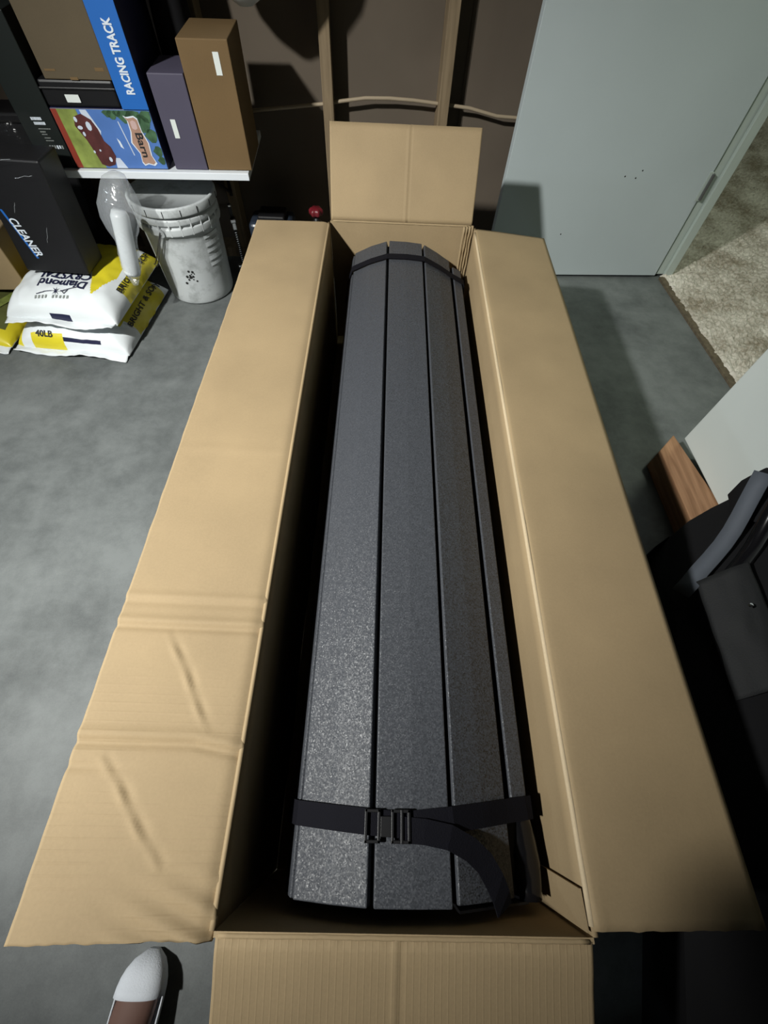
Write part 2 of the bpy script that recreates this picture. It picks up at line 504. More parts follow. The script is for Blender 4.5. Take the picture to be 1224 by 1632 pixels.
# protruding white wall on the near side of the doorway
ws = struct(house('wall_near_right'), 'white wall panel on a timber sill beside the doorway')
MB().box(1.053, 1.395, 0.30, 0.914, 0.086, 2.5).build('wall_face', M['white_wall'], ws, bevel=0.003)
# door leaf, open square to the wall
dr = struct(house('door_1', 1.388, 1.975, 0), 'plain white door standing open into the garage')
MB().box(-0.816, 0.0, 0.0, 0.036, 0.012, 2.04).build('door_leaf', M['door'], dr, bevel=0.0015)
for z in (0.33, 1.0, 1.75):
    MB().tube([(0.004, -0.006, z), (0.004, -0.006, z + 0.09)], 0.006, 10).build('hinge', M['wire'], dr)
MB().box(-0.012, 0.0035, -0.002, 0.0, 0.325, 0.425).build('hinge_plate', M['trim'], dr)
for (x, z) in ((-0.345, 0.405), (-0.300, 0.400), (-0.285, 0.425), (-0.52, 0.19)):
    MB().lathe([(0.001, 0), (0.003, 0), (0.001, 0.0006)], 8).build('scuff_mark', M['ink'], dr).matrix_local = Matrix.Translation((x, -0.0001, z)) @ Matrix.Rotation(R(90), 4, 'X')
tr2 = struct(house('trim_2'), 'dark carpet edge strip along the doorway')  # edge strip in a darker brown than the carpet
MB().hexa([(1.408, 1.965, 0), (1.428, 1.0, 0), (1.452, 1.0, 0), (1.430, 1.965, 0), (1.408, 1.965, 0.010), (1.428, 1.0, 0.010), (1.452, 1.0, 0.014), (1.430, 1.965, 0.014)]).build('edge_strip', mat('carpet_edge', (0.10, 0.08, 0.05), 0.95, vary=0.3, scale=60, bump=0.5, bscale=120), tr2)

# carpeted room behind
def carpet_fn(u, v):
    b = 0.85 + 3.2 * v
    a0 = 1.418 + 0.02 * max(0, (1.98 - b) / 0.75) + 0.006 * noise.noise((b * 30, 0, 0))
    if b > 1.985: a0 = 1.468
    a = a0 + (3.3 - a0) * (u ** 1.25)
    h = 0.018 + 0.008 * noise.noise((a * 45, b * 45, 1)) + 0.006 * noise.noise((a * 110, b * 110, 4))
    if u < 0.02: h *= 0.35 + u * 30
    return (a, b, h)
cp = sheet(carpet_fn, 230, 380, 0.012).build('carpet', M['carpet'], house('carpet_root'), smooth=False)
croot = cp.parent; cp.parent = None
cp.matrix_world = Matrix.Rotation(TH, 4, 'Z'); bpy.data.objects.remove(croot)
cp.name = 'floor_carpet'
struct(cp, 'beige shaggy carpet in the room beyond the doorway')
wb = struct(house('wall_back_room'), 'brownish wall of the carpeted room')
MB().box(1.5, 3.4, 4.05, 4.1, 0, 2.5).build('wall_panel', mat('back_room_paint', (0.16, 0.11, 0.08), 0.8), wb)
MB().box(3.3, 3.35, 0.5, 4.05, 0, 2.5).build('wall_panel', M['white_wall'], wb)
ce = MB().box(-6.5, 3.8, -4.0, 4.3, 2.52, 2.56).build('ceiling', mat('ceiling_board', (0.12, 0.11, 0.10), 0.9))
struct(ce, 'garage ceiling')

# timber sill under the white wall
tb = MB()
tb.hexa([(0.905, 0.921, 0), (0.916, 0.60, 0), (1.06, 0.55, 0), (0.975, 0.992, 0),
         (0.907, 0.923, 0.083), (0.918, 0.60, 0.083), (1.06, 0.55, 0.083), (0.972, 0.990, 0.083)])
tb.hexa([(0.916, 0.60, 0), (0.93, -0.3, 0), (1.10, -0.3, 0), (1.06, 0.55, 0),
         (0.918, 0.60, 0.083), (0.932, -0.3, 0.083), (1.10, -0.3, 0.083), (1.06, 0.55, 0.083)])
tag(tb.build('timber_block', M['timber'], bevel=0.003), 'reddish brown timber beam at the foot of the white wall', 'timber')

# ================================================================== THE LONG CARDBOARD BOX
XL, XR, YN, YF, ZR, TK = -0.183, 0.284, -0.163, 1.534, 0.434, 0.006
bx = tag(empty('cardboard_box', ((XL + XR) / 2, (YN + YF) / 2, 0)), 'long open cardboard box holding the strapped dark cover', 'box')
BO = Vector(bx.location)
def inbox(o): o.data.transform(Matrix.Translation(-BO)); return o
def g(x, c, s): return math.exp(-((x - c) / s) ** 2)
def nz(x, y, z=0.0): return noise.noise((x, y, z))

inbox(MB().box(XL, XR, YN, YF, 0.0, 0.006).build('bottom_panel', M['kraft'], bx))
def side_l(u, v):
    y = YN + (YF - YN) * u; z = 0.006 + (ZR - 0.008) * v
    return (XL - 0.003 * math.sin(math.pi * u) * math.sin(math.pi * v) + 0.0012 * nz(y * 5, z * 5) * (1 - v), y, z)
inbox(sheet(side_l, 90, 10, TK).build('side_panel', M['kraft'], bx, smooth=True))
def side_r(u, v):
    y = YF + (YN - YF) * u; z = 0.006 + (ZR - 0.008) * v
    return (XR + 0.004 * math.sin(math.pi * u) * math.sin(math.pi * v) + 0.0012 * nz(y * 5, z * 5, 3) * (1 - v), y, z)
inbox(sheet(side_r, 90, 10, TK).build('side_panel', M['kraft'], bx, smooth=True))
def end_n(u, v): return (XR + (XL - XR) * u, YN, 0.006 + (ZR - 0.008) * v)
def end_f(u, v): return (XL + (XR - XL) * u, YF + 0.004 * v, 0.006 + (ZR - 0.008) * v)
inbox(sheet(lambda u, v: end_n(1 - u, v) if False else end_n(u, v), 20, 10, TK).build('end_panel', M['kraft'], bx))
inbox(sheet(end_f, 20, 10, TK).build('end_panel', M['kraft'], bx))

FW = 0.2335
def flap_left(u, v):
    # u: 0 outer edge .. 1 crease ; v: 0 near .. 1 far
    y0 = YN - 0.008 + 0.002 * nz(u * 14, 3) - 0.004 * (1 - u)
    y1 = YF - 0.006
    y = y0 + (y1 - y0) * v
    x = XL - FW * (1 - u)
    if u == 0: x += 0.0012 * nz(y * 25, 9)
    z = ZR + 0.001
    z += 0.020 * (1 - u) * max(0, 1 - v * 1.3) - 0.002 * (1 - u)
    # rounded fold
    z -= 0.005 * g(u, 1.0, 0.05)
    # cross folds where the flap was bent
    z += -0.0035 * g(y, 0.204, 0.006) + 0.003 * g(y, 0.214, 0.008)
    z += 0.002 * g(y, 0.256, 0.007) - 0.002 * g(y, 0.246, 0.007)
    yb = 0.040 - 0.012 * max(0, (u - 0.7) / 0.3)
    z += -0.004 * g(y, yb - 0.004, 0.006) + 0.003 * g(y, yb + 0.008, 0.008)
    z += -0.003 * g(y, 0.006, 0.006) * max(0, 1 - u * 2.2)
    z += 0.0008 * g(y, 0.58, 0.012)
    # slanting wrinkles
    for (xa, ya, xb, yb2, hgt, ph) in ((-0.333, 0.196, -0.238, 0.05, 0.0026, 1.0), (-0.378, 0.020, -0.262, -0.108, 0.0028, 2.0)):
        d = Vector((xb - xa, yb2 - ya)); Ln = d.length; d /= Ln
        rx, ry = x - xa, y - ya
        s_ = (rx * d.x + ry * d.y) / Ln
        o_ = -rx * d.y + ry * d.x + 0.0012 * math.sin(s_ * 9 + ph)
        if -0.05 < s_ < 1.05:
            k = max(0, math.sin(math.pi * min(1, max(0, s_)))) ** 0.4 * (0.7 + 0.3 * math.sin(s_ * 22 + ph * 3))
            z += hgt * k * (g(o_, 0.0, 0.004) - 0.8 * g(o_, 0.009, 0.005))
    # crushed near corner by the crease
    cr = max(0, 1 - (y - YN) / 0.07) * max(0, (u - 0.35) / 0.65)
    z += 0.0045 * cr * math.sin((y + 0.09 * u) * 190)
    # soft waviness
    z += 0.0010 * nz(x * 8, y * 5, 5)
    return (x, y, z)
inbox(sheet(flap_left, 60, 560, TK).build('flap', M['kraft_flap'], bx, smooth=True))

def flap_right(u, v):
    # u: 0 crease .. 1 outer ; v near..far
    y0 = YN + 0.006 + 0.0015 * nz(u * 14, 8); y1 = YF - 0.012
    y = y0 + (y1 - y0) * v
    x = XR + FW * u
    z = ZR + 0.001 - 0.020 * u ** 1.2 - 0.002 * g(u, 0.0, 0.03)
    z += 0.0012 * nz(x * 7, y * 4, 7) + 0.0025 * g(u, 0.03, 0.02) * g(v, 0.0, 0.02)
    return (x, y, z)
inbox(sheet(flap_right, 24, 160, TK).build('flap', M['kraft'], bx, smooth=True))
def flap_near(u, v):
    # u: 0 left..1 right ; v: 0 outer .. 1 crease
    d = FW * (1 - v)
    x = XL + 0.003 + (XR - XL - 0.006) * u
    y = YN - 0.004 - d * 0.92
    z = ZR - 0.002 - d * 0.385 + 0.003 * g(v, 0.9, 0.08)
    z += 0.0016 * g(u, 0.475, 0.006) - 0.0010 * g(u, 0.49, 0.006) + 0.001 * nz(u * 3, v * 3, 2)
    if v == 1: y += 0.002 * nz(u * 40, 2)
    return (x, y, z)
inbox(sheet(flap_near, 120, 14, TK).build('flap', M['kraft_near'], bx, smooth=True))
def flap_far(u, v):
    # u left..right ; v crease .. top
    x = XL + 0.004 + (XR - XL - 0.010) * u
    y = YF + 0.010 + 0.122 * v - 0.006 * math.sin(math.pi * v)
    z = ZR - 0.001 + 0.214 * v
    k = g(u, 0.523, 0.006) - 0.7 * g(u, 0.535, 0.006)
    y -= 0.0022 * k + 0.001 * nz(u * 4, v * 3, 6) + 0.0018 * g(v, 0.06, 0.03)
    return (x, y, z)
inbox(sheet(flap_far, 110, 16, TK).build('flap', M['kraft'], bx, smooth=True))
# cracked paper along the folds
for (pts, r) in (([(XR + 0.001, YN + 0.01 + i * (YF - YN - 0.04) / 40, ZR - 0.0040 + 0.0008 * nz(i * 0.9, 1)) for i in range(41)], 0.0042),
                 ([(XL + 0.01 + i * (XR - XL - 0.02) / 30, YF + 0.006 + 0.001 * nz(i * .7, 2), ZR - 0.001) for i in range(31)], 0.003),
                 ([(XL + 0.006 + i * (XR - XL - 0.012) / 40, YN - 0.004 + 0.0012 * nz(i * 1.7, 5), ZR - 0.003) for i in range(41)], 0.003)):
    inbox(MB().tube(pts, r, 8).build('crease', M['kraft'] if r < 0.004 else M['kraft_pale'], bx, smooth=True))
# crumpled corner of the far right
for k in range(4):
    pts = [(XR - 0.006 - k * 0.009 + 0.003 * nz(i * .6, k), YF - 0.005 - 0.003 * k + 0.002 * nz(i * .8, k + 5), ZR + 0.006 - i * 0.020) for i in range(13)]
    inbox(MB().tube(pts, [0.004] * 13, 7).build('crumpled_rib', M['kraft'], bx, smooth=True))
# glued joint tab in the near right corner
tabm = MB(); xs = XR - 0.007
tabm.add([(xs, YN + 0.002, 0.02), (xs, YN + 0.054, 0.02), (xs, YN + 0.050, 0.30), (xs, YN + 0.046, ZR - 0.006), (xs, YN + 0.004, ZR - 0.002),
          (xs + 0.0025, YN + 0.002, 0.02), (xs + 0.0025, YN + 0.054, 0.02), (xs + 0.0025, YN + 0.050, 0.30), (xs + 0.0025, YN + 0.046, ZR - 0.006), (xs + 0.0025, YN + 0.004, ZR - 0.002)],
         [(0, 1, 2, 3, 4), (9, 8, 7, 6, 5), (0, 5, 6, 1), (1, 6, 7, 2), (2, 7, 8, 3), (3, 8, 9, 4), (4, 9, 5, 0)])
inbox(tabm.build('joint_tab', M['kraft'], bx))

# ================================================================== THE ROLLED SLATTED COVER
cv = tag(empty('rolled_truck_bed_cover', (0.07, 0.67, 0.006)), 'dark grey rolled slatted cover with textured coating strapped inside the long box', 'cover')
CO = Vector(cv.location)
def incv(o): o.data.transform(Matrix.Translation(-CO)); return o
SLATS = [
    [(-0.101, 0.360), (-0.048, 0.3855), (0.0025, 0.4025)],
    [(0.0112, 0.4045), (0.064, 0.4035), (0.1165, 0.399)],
    [(0.1255, 0.396), (0.172, 0.372), (0.214, 0.346)],
    [(0.226, 0.339), (0.254, 0.326), (0.266, 0.22)],
    [(0.269, 0.21), (0.268, 0.16), (0.262, 0.105)],
    [(0.256, 0.095), (0.21, 0.055), (0.155, 0.030)],
    [(0.145, 0.028), (0.09, 0.026), (0.035, 0.028)],
    [(0.025, 0.030), (-0.03, 0.038), (-0.083, 0.060)],
    [(-0.090, 0.066), (-0.108, 0.11), (-0.118, 0.162)],
    [(-0.119, 0.170), (-0.121, 0.22), (-0.121, 0.270)],
    [(-0.121, 0.278), (-0.117, 0.318), (-0.1055, 0.352)],
]
CEN = Vector((0.075, 0.215))
def slat(pts, y0, y1):
    P = [Vector(p) for p in pts]
    inner = []
    for i, p in enumerate(P):
        t = (P[min(i+1, 2)] - P[max(i-1, 0)]).normalized()
        n = Vector((t.y, -t.x))
        if n.dot(CEN - p) < 0: n = -n
        inner.append(p + n * 0.017)
    poly = P + inner[::-1]
    return MB().prism_y([tuple(q) for q in poly], y0, y1)
for i, pts in enumerate(SLATS):
    y0, y1 = -0.146, 1.490
    if i == 3: y0, y1 = -0.045, 1.470
    if i == 2: y0 = -0.143
    incv(slat(pts, y0, y1).build('slat', M['slat'], cv, bevel=0.0022, seg=3))
core = [tuple(Vector(p) + (CEN - Vector(p)).normalized() * 0.013) for s in SLATS for p in s]
incv(MB().prism_y(core, -0.138, 1.480).build('inner_roll', M['black_matte'], cv))
# rubber side seal showing at the near right end, in a loose black sleeve
slv = [(0.234, -0.02, 0.315), (0.242, -0.05, 0.318), (0.247, -0.09, 0.312), (0.249, -0.13, 0.306)]
m = MB()
rings = []
for i in range(9):
    t = i / 8; y = -0.035 - 0.112 * t
    rr = 0.022 + 0.008 * math.sin(t * 3)
    rings.append([(0.240 + rr * 0.9 * math.cos(a) + 0.004 * nz(a * 2, i), y, 0.295 + 0.028 * math.sin(a) * (1 + 0.2 * nz(i, a)) + 0.02 * t) for a in [2 * math.pi * k / 14 for k in range(14)]])
m.loft(rings)
incv(m.build('black_sleeve', M['black_gloss'], cv, smooth=True))
rings = []
for i in range(8):
    t = i / 7; x = 0.125 + 0.11 * t
    zt = 0.399 - 0.062 * t
    rings.append([(x, -0.150, zt), (x, -0.152, zt - 0.02), (x, -0.150, 0.25), (x, -0.147, 0.25), (x, -0.147, zt)])
incv(MB().loft(rings).build('end_cap', M['black'], cv))

# straps
TOP = [(-0.124, 0.16), (-0.125, 0.24), (-0.125, 0.278), (-0.120, 0.322), (-0.104, 0.364), (-0.048, 0.390), (0.006, 0.4075), (0.064, 0.4075), (0.121, 0.402), (0.174, 0.376), (0.217, 0.350), (0.229, 0.344), (0.258, 0.330), (0.270, 0.22), (0.273, 0.16)]
def resample(pts, n):
    P = [Vector(p) for p in pts]; d = [0]
    for i in range(1, len(P)): d.append(d[-1] + (P[i] - P[i-1]).length)
    out = []
    for k in range(n):
        s_ = d[-1] * k / (n - 1); i = 0
        while i < len(P) - 2 and d[i+1] < s_: i += 1
        f = (s_ - d[i]) / (d[i+1] - d[i]); out.append(P[i].lerp(P[i+1], f))
    return out
def strap_path(pts, yfun): return [(p.x, yfun(p.x), p.y) for p in resample(pts, 60)]
# near strap: left run, buckle, right run and loose tail
s1 = incv(MB().ribbon(strap_path(TOP, lambda x: -0.046 - 0.06 * (x + 0.1) if x < 0.05 else -0.055 + 0.10 * (x - 0.05)), (0, 1, 0), 0.031, 0.0022).build('strap', M['webbing'], cv))
tail = [(0.045, -0.060, 0.411), (0.08, -0.062, 0.4105), (0.115, -0.068, 0.4075), (0.145, -0.082, 0.3965), (0.165, -0.098, 0.388), (0.178, -0.118, 0.383), (0.186, -0.135, 0.379), (0.19, -0.150, 0.372)]
incv(MB().ribbon(tail, (0.35, 1, 0), 0.030, 0.002).build('strap_tail', M['webbing'], s1))
bk = MB()
for (x0, x1) in ((-0.004, 0.018), (0.033, 0.060)):
    for (a, b_, c, d) in ((x0, x1, -0.041, -0.037), (x0, x1, -0.076, -0.072), (x0, x0 + 0.004, -0.076, -0.037), (x1 - 0.004, x1, -0.076, -0.037)):
        bk.box(a, b_, c, d, 0.4095, 0.4150)
bk.box(0.046, 0.050, -0.076, -0.037, 0.4110, 0.4155)
bk.box(0.018, 0.033, -0.069, -0.045, 0.4100, 0.4140)
incv(bk.build('buckle', M['black'], s1, bevel=0.0008))
incv(MB().ribbon(strap_path(TOP, lambda x: 1.392 + 0.02 * (x - 0.05)), (0, 1, 0), 0.026, 0.0022).build('strap', M['webbing'], cv))

# ================================================================== SHELF AND ITS BOXES (house frame)
sh = tag(house('wall_shelf', -0.711, 1.763, 0.454), 'white laminate shelf board carrying the game boxes', 'shelf')
MB().box(-0.339, 0.339, 0, 0.366, 0, 0.021).build('shelf_board', M['white'], sh, bevel=0.0015)
for a in (-0.255, 0.174):
    br = MB()
    br.box(a - 0.006, a + 0.006, 0.04, 0.366, -0.006, -0.0005)
    br.box(a - 0.006, a + 0.006, 0.360, 0.366, -0.20, -0.0005)
    br.tube([(a, 0.08, -0.006), (a, 0.362, -0.19)], 0.005, 8)
    br.build('bracket', M['black'], sh)
ZS = 0.4765
def hbox(name, a0, a1, b0, b1, z0, z1, material, label, cat, bevel=0.0025, part='carton'):
    t = tag(house(name, (a0 + a1) / 2, b0, z0), label, cat)
    hw = (a1 - a0) / 2
    o = MB().box(-hw, hw, 0, b1 - b0, 0, z1 - z0).build(part, material, t, bevel=bevel)
    return t, hw
def sticker(t, x0, x1, z0, z1, material=None, name='sticker', y=-0.0012):
    return MB().box(x0, x1, y, y + 0.001, z0, z1).build(name, material or M['sticker'], t)

# tall kraft box
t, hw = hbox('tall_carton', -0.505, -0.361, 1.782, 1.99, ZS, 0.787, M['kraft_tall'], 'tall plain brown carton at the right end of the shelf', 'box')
sticker(t, 0.023, 0.040, 0.236, 0.285)
# purple box
t, hw = hbox('purple_carton', -0.614, -0.508, 1.782, 1.95, ZS, 0.714, M['purple'], 'dark purple box between the farm puzzle box and the tall brown carton', 'box')
sticker(t, -0.024, -0.009, 0.085, 0.132)
# game box lying on its side with a picture of a red barn
t, hw = hbox('barn_puzzle_box', -0.937, -0.638, 1.780, 1.99, ZS, 0.631, M['navy'], 'picture box with a barn, meadow and sky lying on its side', 'box')
HZ = 0.631 - ZS
def pic(name, poly, material, lift, parent=None):
    n = len(poly)
    return MB().add([(x, -lift, z) for x, z in poly] + [(x, -lift + 0.0004, z) for x, z in poly],
                    [tuple(range(n)), tuple(range(2*n-1, n-1, -1))] + [(i, i+n, (i+1) % n+n, (i+1) % n) for i in range(n)]).build(name, material, parent or t)
L0, L1 = -hw + 0.002, hw - 0.002
pz = pic('picture_sky', [(L0, 0.002), (L1, 0.002), (L1, HZ - 0.002), (L0, HZ - 0.002)], M['sky_pic'], 0.0006)
pic('red_border', [(L0, 0.002), (L0 + 0.020, 0.002), (L0 + 0.017, HZ - 0.002), (L0, HZ - 0.002)], M['red_pic'], 0.0010, pz)
pic('meadow', [(L0 + 0.020, 0.002), (L0 + 0.095, 0.002), (L0 + 0.088, 0.05), (L0 + 0.080, 0.09), (L0 + 0.075, HZ - 0.002), (L0 + 0.017, HZ - 0.002)], M['green_pic'], 0.0010, pz)
pic('cloud', [(L0 + 0.13, 0.002), (L0 + 0.165, 0.002), (L0 + 0.150, 0.03), (L0 + 0.135, 0.03)], M['cloud_pic'], 0.0010, pz)
pic('cloud', [(L0 + 0.09, 0.125), (L0 + 0.118, 0.085), (L0 + 0.125, 0.10), (L0 + 0.105, HZ - 0.003), (L0 + 0.085, HZ - 0.003)], M['cloud_pic'], 0.0010, pz)
pic('barn', [(L0 + 0.060, 0.135), (L0 + 0.052, 0.112), (L0 + 0.070, 0.075), (L0 + 0.078, 0.045), (L0 + 0.085, 0.012), (L0 + 0.105, 0.006), (L0 + 0.128, 0.012), (L0 + 0.140, 0.035), (L0 + 0.135, 0.060), (L0 + 0.122, 0.075), (L0 + 0.118, 0.105), (L0 + 0.108, 0.128), (L0 + 0.085, 0.142)], M['barn_pic'], 0.0014, pz)
for (x, z, rx, rz) in ((0.094, 0.112, 0.008, 0.012), (0.066, 0.108, 0.008, 0.005), (0.062, 0.128, 0.005, 0.007), (0.070, 0.092, 0.004, 0.006), (0.078, 0.046, 0.003, 0.004), (0.120, 0.026, 0.005, 0.007), (0.098, 0.050, 0.003, 0.003)):
    pic('barn_animal', [(L0 + x + rx * math.cos(k * math.pi / 4), z + rz * math.sin(k * math.pi / 4)) for k in range(8)], M['cloud_pic'], 0.0018, pz)
for (x, z, r_) in ((0.165, 0.147, 0.010), (0.178, 0.143, 0.011), (0.195, 0.147, 0.009), (0.215, 0.140, 0.016), (0.24, 0.135, 0.018), (0.262, 0.12, 0.018), (0.278, 0.09, 0.014), (0.283, 0.05, 0.011), (0.285, 0.025, 0.009), (0.28, 0.14, 0.014)):
    r_ *= 1.3
    pic('foliage', [(L0 + min(x + r_ * math.cos(k * math.pi / 5) * (1 + .25 * math.sin(k * 9)), 0.294), min(z + r_ * math.sin(k * math.pi / 5), HZ - 0.003)) for k in range(10)], M['leaf_pic'], 0.0012, pz)
sg = [(0.213, 0.136), (0.221, 0.133), (0.241, 0.136), (0.249, 0.130), (0.250, 0.100), (0.258, 0.072), (0.255, 0.040), (0.262, 0.020), (0.254, 0.014), (0.238, 0.018), (0.226, 0.014), (0.221, 0.022), (0.224, 0.045), (0.210, 0.072), (0.219, 0.100), (0.220, 0.125)]
pic('sign_border', [(L0 + 0.236 + (x - 0.236) * 1.16, 0.075 + (z - 0.075) * 1.06) for x, z in sg], M['txt_white'], 0.0016, pz)
pic('barn_sign', [(L0 + x, z) for x, z in sg], M['sign_pic'], 0.0019, pz)
pic('sign_flower', [(L0 + 0.234 + 0.009 * math.cos(k * math.pi / 4) * (1 + 0.25 * (k % 2)), 0.117 + 0.012 * math.sin(k * math.pi / 4)) for k in range(8)], M['pink_pic'], 0.0022, pz)
text('lettering', 'Barn', 0.031, M['ink'], pz, frame((L0 + 0.238, -0.0024, 0.066), (0, 0, -1), (1, 0, 0)), 0.0003, sx=1.15, bold=0.0006)
pic('lettering_line', [(L0 + 0.187, 0.125), (L0 + 0.190, 0.125), (L0 + 0.203, 0.038), (L0 + 0.200, 0.038)], M['cloud_pic'], 0.0011, pz)
pic('white_bird', [(L0 + 0.165, 0.083), (L0 + 0.172, 0.075), (L0 + 0.176, 0.055), (L0 + 0.168, 0.06)], M['txt_white'], 0.0011, pz)
# black case on the barn box
t, hw = hbox('black_case', -0.938, -0.722, 1.784, 1.98, 0.6318, 0.694, M['black'], 'flat black lidded case lying on the barn picture box', 'case', bevel=0.006, part='case_body')
MB().box(-hw - 0.002, hw + 0.002, -0.003, 0.196, 0.040, 0.046).build('lid_rim', M['black'], t, bevel=0.002)
sticker(t, -0.044, -0.004, 0.012, 0.030, y=-0.0036)
# brown box on the case
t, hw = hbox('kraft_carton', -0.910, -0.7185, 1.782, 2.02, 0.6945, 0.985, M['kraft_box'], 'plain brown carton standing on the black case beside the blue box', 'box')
for (x0, x1, z0, z1) in ((-0.085, -0.055, 0.018, 0.0225), (0.058, 0.083, 0.020, 0.0275)):
    sticker(t, x0, x1, z0, z1, M['kraft_tall'], 'scuff', y=-0.0006)
sticker(t, -0.076, -0.045, 0.158, 0.175)
MB().box(-0.022, 0.0, -0.0009, 0.002, -0.0002, 0.006).build('torn_edge', M['kraft_tall'], t)
# blue box
t, hw = hbox('blue_game_box', -0.7165, -0.638, 1.778, 2.05, 0.6318, 0.96, M['navy'], 'upright blue box lettered racing track on its spine', 'box', bevel=0.0015)
sp = MB().box(-hw, hw, -0.0015, 0.0008, 0, 0.328).build('spine', M['blue'], t)
text('lettering', 'RACING TRACK', 0.0325, M['txt_white'], sp, frame((0.004, -0.0022, 0.112), (0, 0, 1), (-1, 0, 0)), 0.0004, sx=0.66, bold=0.0011)
# black box at the left end of the shelf
t, hw = hbox('black_carton', -1.046, -0.9405, 1.782, 1.99, ZS, 0.83, M['darkbox'], 'black box with small white print at the left end of the shelf', 'box')
for (z, x0, x1, h, mm) in ((0.1235, -0.015, 0.016, 0.007, 'txt_white'), (0.112, -0.012, 0.022, 0.007, 'txt_white'), (0.101, -0.007, 0.030, 0.002, 'txt_grey'), (0.093, -0.006, 0.010, 0.003, 'txt_grey'),
                          (0.087, -0.005, 0.012, 0.002, 'txt_grey'), (0.078, -0.002, 0.016, 0.002, 'txt_grey'), (0.071, -0.002, 0.022, 0.002, 'txt_grey')):
    x = x0
    while x < x1:
        w_ = 0.003 + 0.004 * random.random()
        sticker(t, x, min(x + w_, x1), z, z + h, M[mm], 'print_mark'); x += w_ + 0.001
for k in range(6):
    sticker(t, 0.0 + k * 0.0075, 0.0045 + k * 0.0075, 0.052 - 0.001 * (k % 2), 0.060, M['txt_white'] if k in (3, 4) else M['txt_grey'], 'print_icon')
# dark bag behind
m = MB()
rings = []
for i in range(11):
    t_ = i / 10; z = 0.0 + 0.50 * t_
    rr = (0.062 * (1 - 0.4 * t_ ** 2))
    rings.append([(rr * math.copysign(abs(math.cos(a)) ** 0.7, math.cos(a)) * (1 + 0.15 * nz(a, i * .5)), 0.055 * math.copysign(abs(math.sin(a)) ** 0.7, math.sin(a)), z) for a in [2 * math.pi * k / 18 for k in range(18)]])
bg = house('black_fabric_bag', -0.565, 2.03, ZS); tag(bg, 'black fabric bag slumped behind the purple box', 'bag')
m.loft(rings).build('bag_body', M['black_matte'], bg, smooth=True)

# white sack hanging above the shelf end
m = MB(); rings = []
for i in range(16):
    t_ = i / 15
    rr = 0.02 + 0.16 * min(1, t_ * 4.0) ** 0.6 * (1 - 0.55 * max(0, t_ - 0.6) / 0.4)
    z = 0.62 * t_ - 0.006 * (1 - t_)
    rings.append([((rr * math.cos(a)) * (1 + 0.12 * nz(a * 1.5, i * .6, 3)) + 0.03 * t_, 0.6 * rr * math.sin(a) * (1 + 0.12 * nz(a * 2, i * .4)), z) for a in [2 * math.pi * k / 24 for k in range(24)]])
hg = house('hanging_sack', -0.322, 1.96, 0.826); tag(hg, 'white sack hanging above the shelf end, only its bottom showing', 'sack')
m.loft(rings).build('sack_body', M['bagwhite'], hg, smooth=True)
MB().tube([(0.03, 0, 0.61), (0.03, 0.03, 0.75), (0.07, 0.10, 0.95), (0.10, 0.17, 1.05), (0.19, 0.175, 1.06)], 0.004, 8).build('drawstring', M['cable'], hg)

# electric cable through the studs
pts = []
for (a, z) in ((-0.56, 0.515), (-0.46, 0.522), (-0.371, 0.531), (-0.25, 0.542), (-0.13, 0.553), (-0.056, 0.563), (0.03, 0.573), (0.117, 0.574), (0.21, 0.570), (0.305, 0.562), (0.372, 0.556), (0.42, 0.552), (0.475, 0.541), (0.53, 0.530), (0.612, 0.526), (0.75, 0.53)):
    pts.append(HS(a * 1.012, 2.165, z - 0.008))
cb = MB().tube(pts, 0.0058, 10).build('electric_cable', M['cable'], smooth=True)
tag(cb, 'beige electric cable running through the wall studs', 'cable')

# ================================================================== BUCKET
bk_ = tag(empty('plastic_bucket', (-0.800, 1.838, 0), R(20)), 'white plastic bucket with lid under the shelf', 'bucket')
prof = [(0.0, 0.0), (0.122, 0.0), (0.129, 0.006), (0.131, 0.012)]
prof += [(0.131 + 0.0125 * t / 10, 0.012 + 0.27 * t / 10) for t in range(1, 11)]
prof += [(0.1525, 0.283), (0.1535, 0.288), (0.1535, 0.305), (0.1525, 0.309), (0.1465, 0.310), (0.1465, 0.318), (0.1525, 0.319), (0.1535, 0.323), (0.1535, 0.334), (0.1525, 0.338), (0.147, 0.339), (0.147, 0.347)]
MB().lathe([p if p[0] > 0 else (0.001, p[1]) for p in prof], 48).build('bucket_body', M['bucket'], bk_, smooth=True)
lid = MB().lathe([(0.1485, 0.3475), (0.1575, 0.3485), (0.1585, 0.352), (0.1585, 0.374), (0.156, 0.378), (0.150, 0.379), (0.147, 0.374), (0.146, 0.369), (0.001, 0.369)], 48).build('lid', M['bucket'], bk_, smooth=True)
for k in range(16):
    a = 2 * math.pi * k / 16 + 0.1
    c, s = math.cos(a), math.sin(a)
    MB().tube([(0.1592 * c, 0.1592 * s, 0.351), (0.1592 * c, 0.1592 * s, 0.372)], 0.0012, 6).build('lid_notch', M['black_matte'], lid)
for k in range(24):
    a = 2 * math.pi * k / 24
    c, s = math.cos(a), math.sin(a)
    MB().tube([(0.150 * c, 0.150 * s, 0.284), (0.150 * c, 0.150 * s, 0.338)], 0.0042, 6).build('rim_rib', M['bucket'], bk_)
ea = R(-118)
MB().lathe([(0.001, 0), (0.014, 0), (0.014, 0.012), (0.001, 0.012)], 16).build('ear', M['bucket'], bk_, bevel=0.002).matrix_local = \
    Matrix.Translation((0.148 * math.cos(ea), 0.148 * math.sin(ea), 0.296)) @ Matrix.Rotation(ea, 4, 'Z') @ Matrix.Rotation(R(90), 4, 'Y')
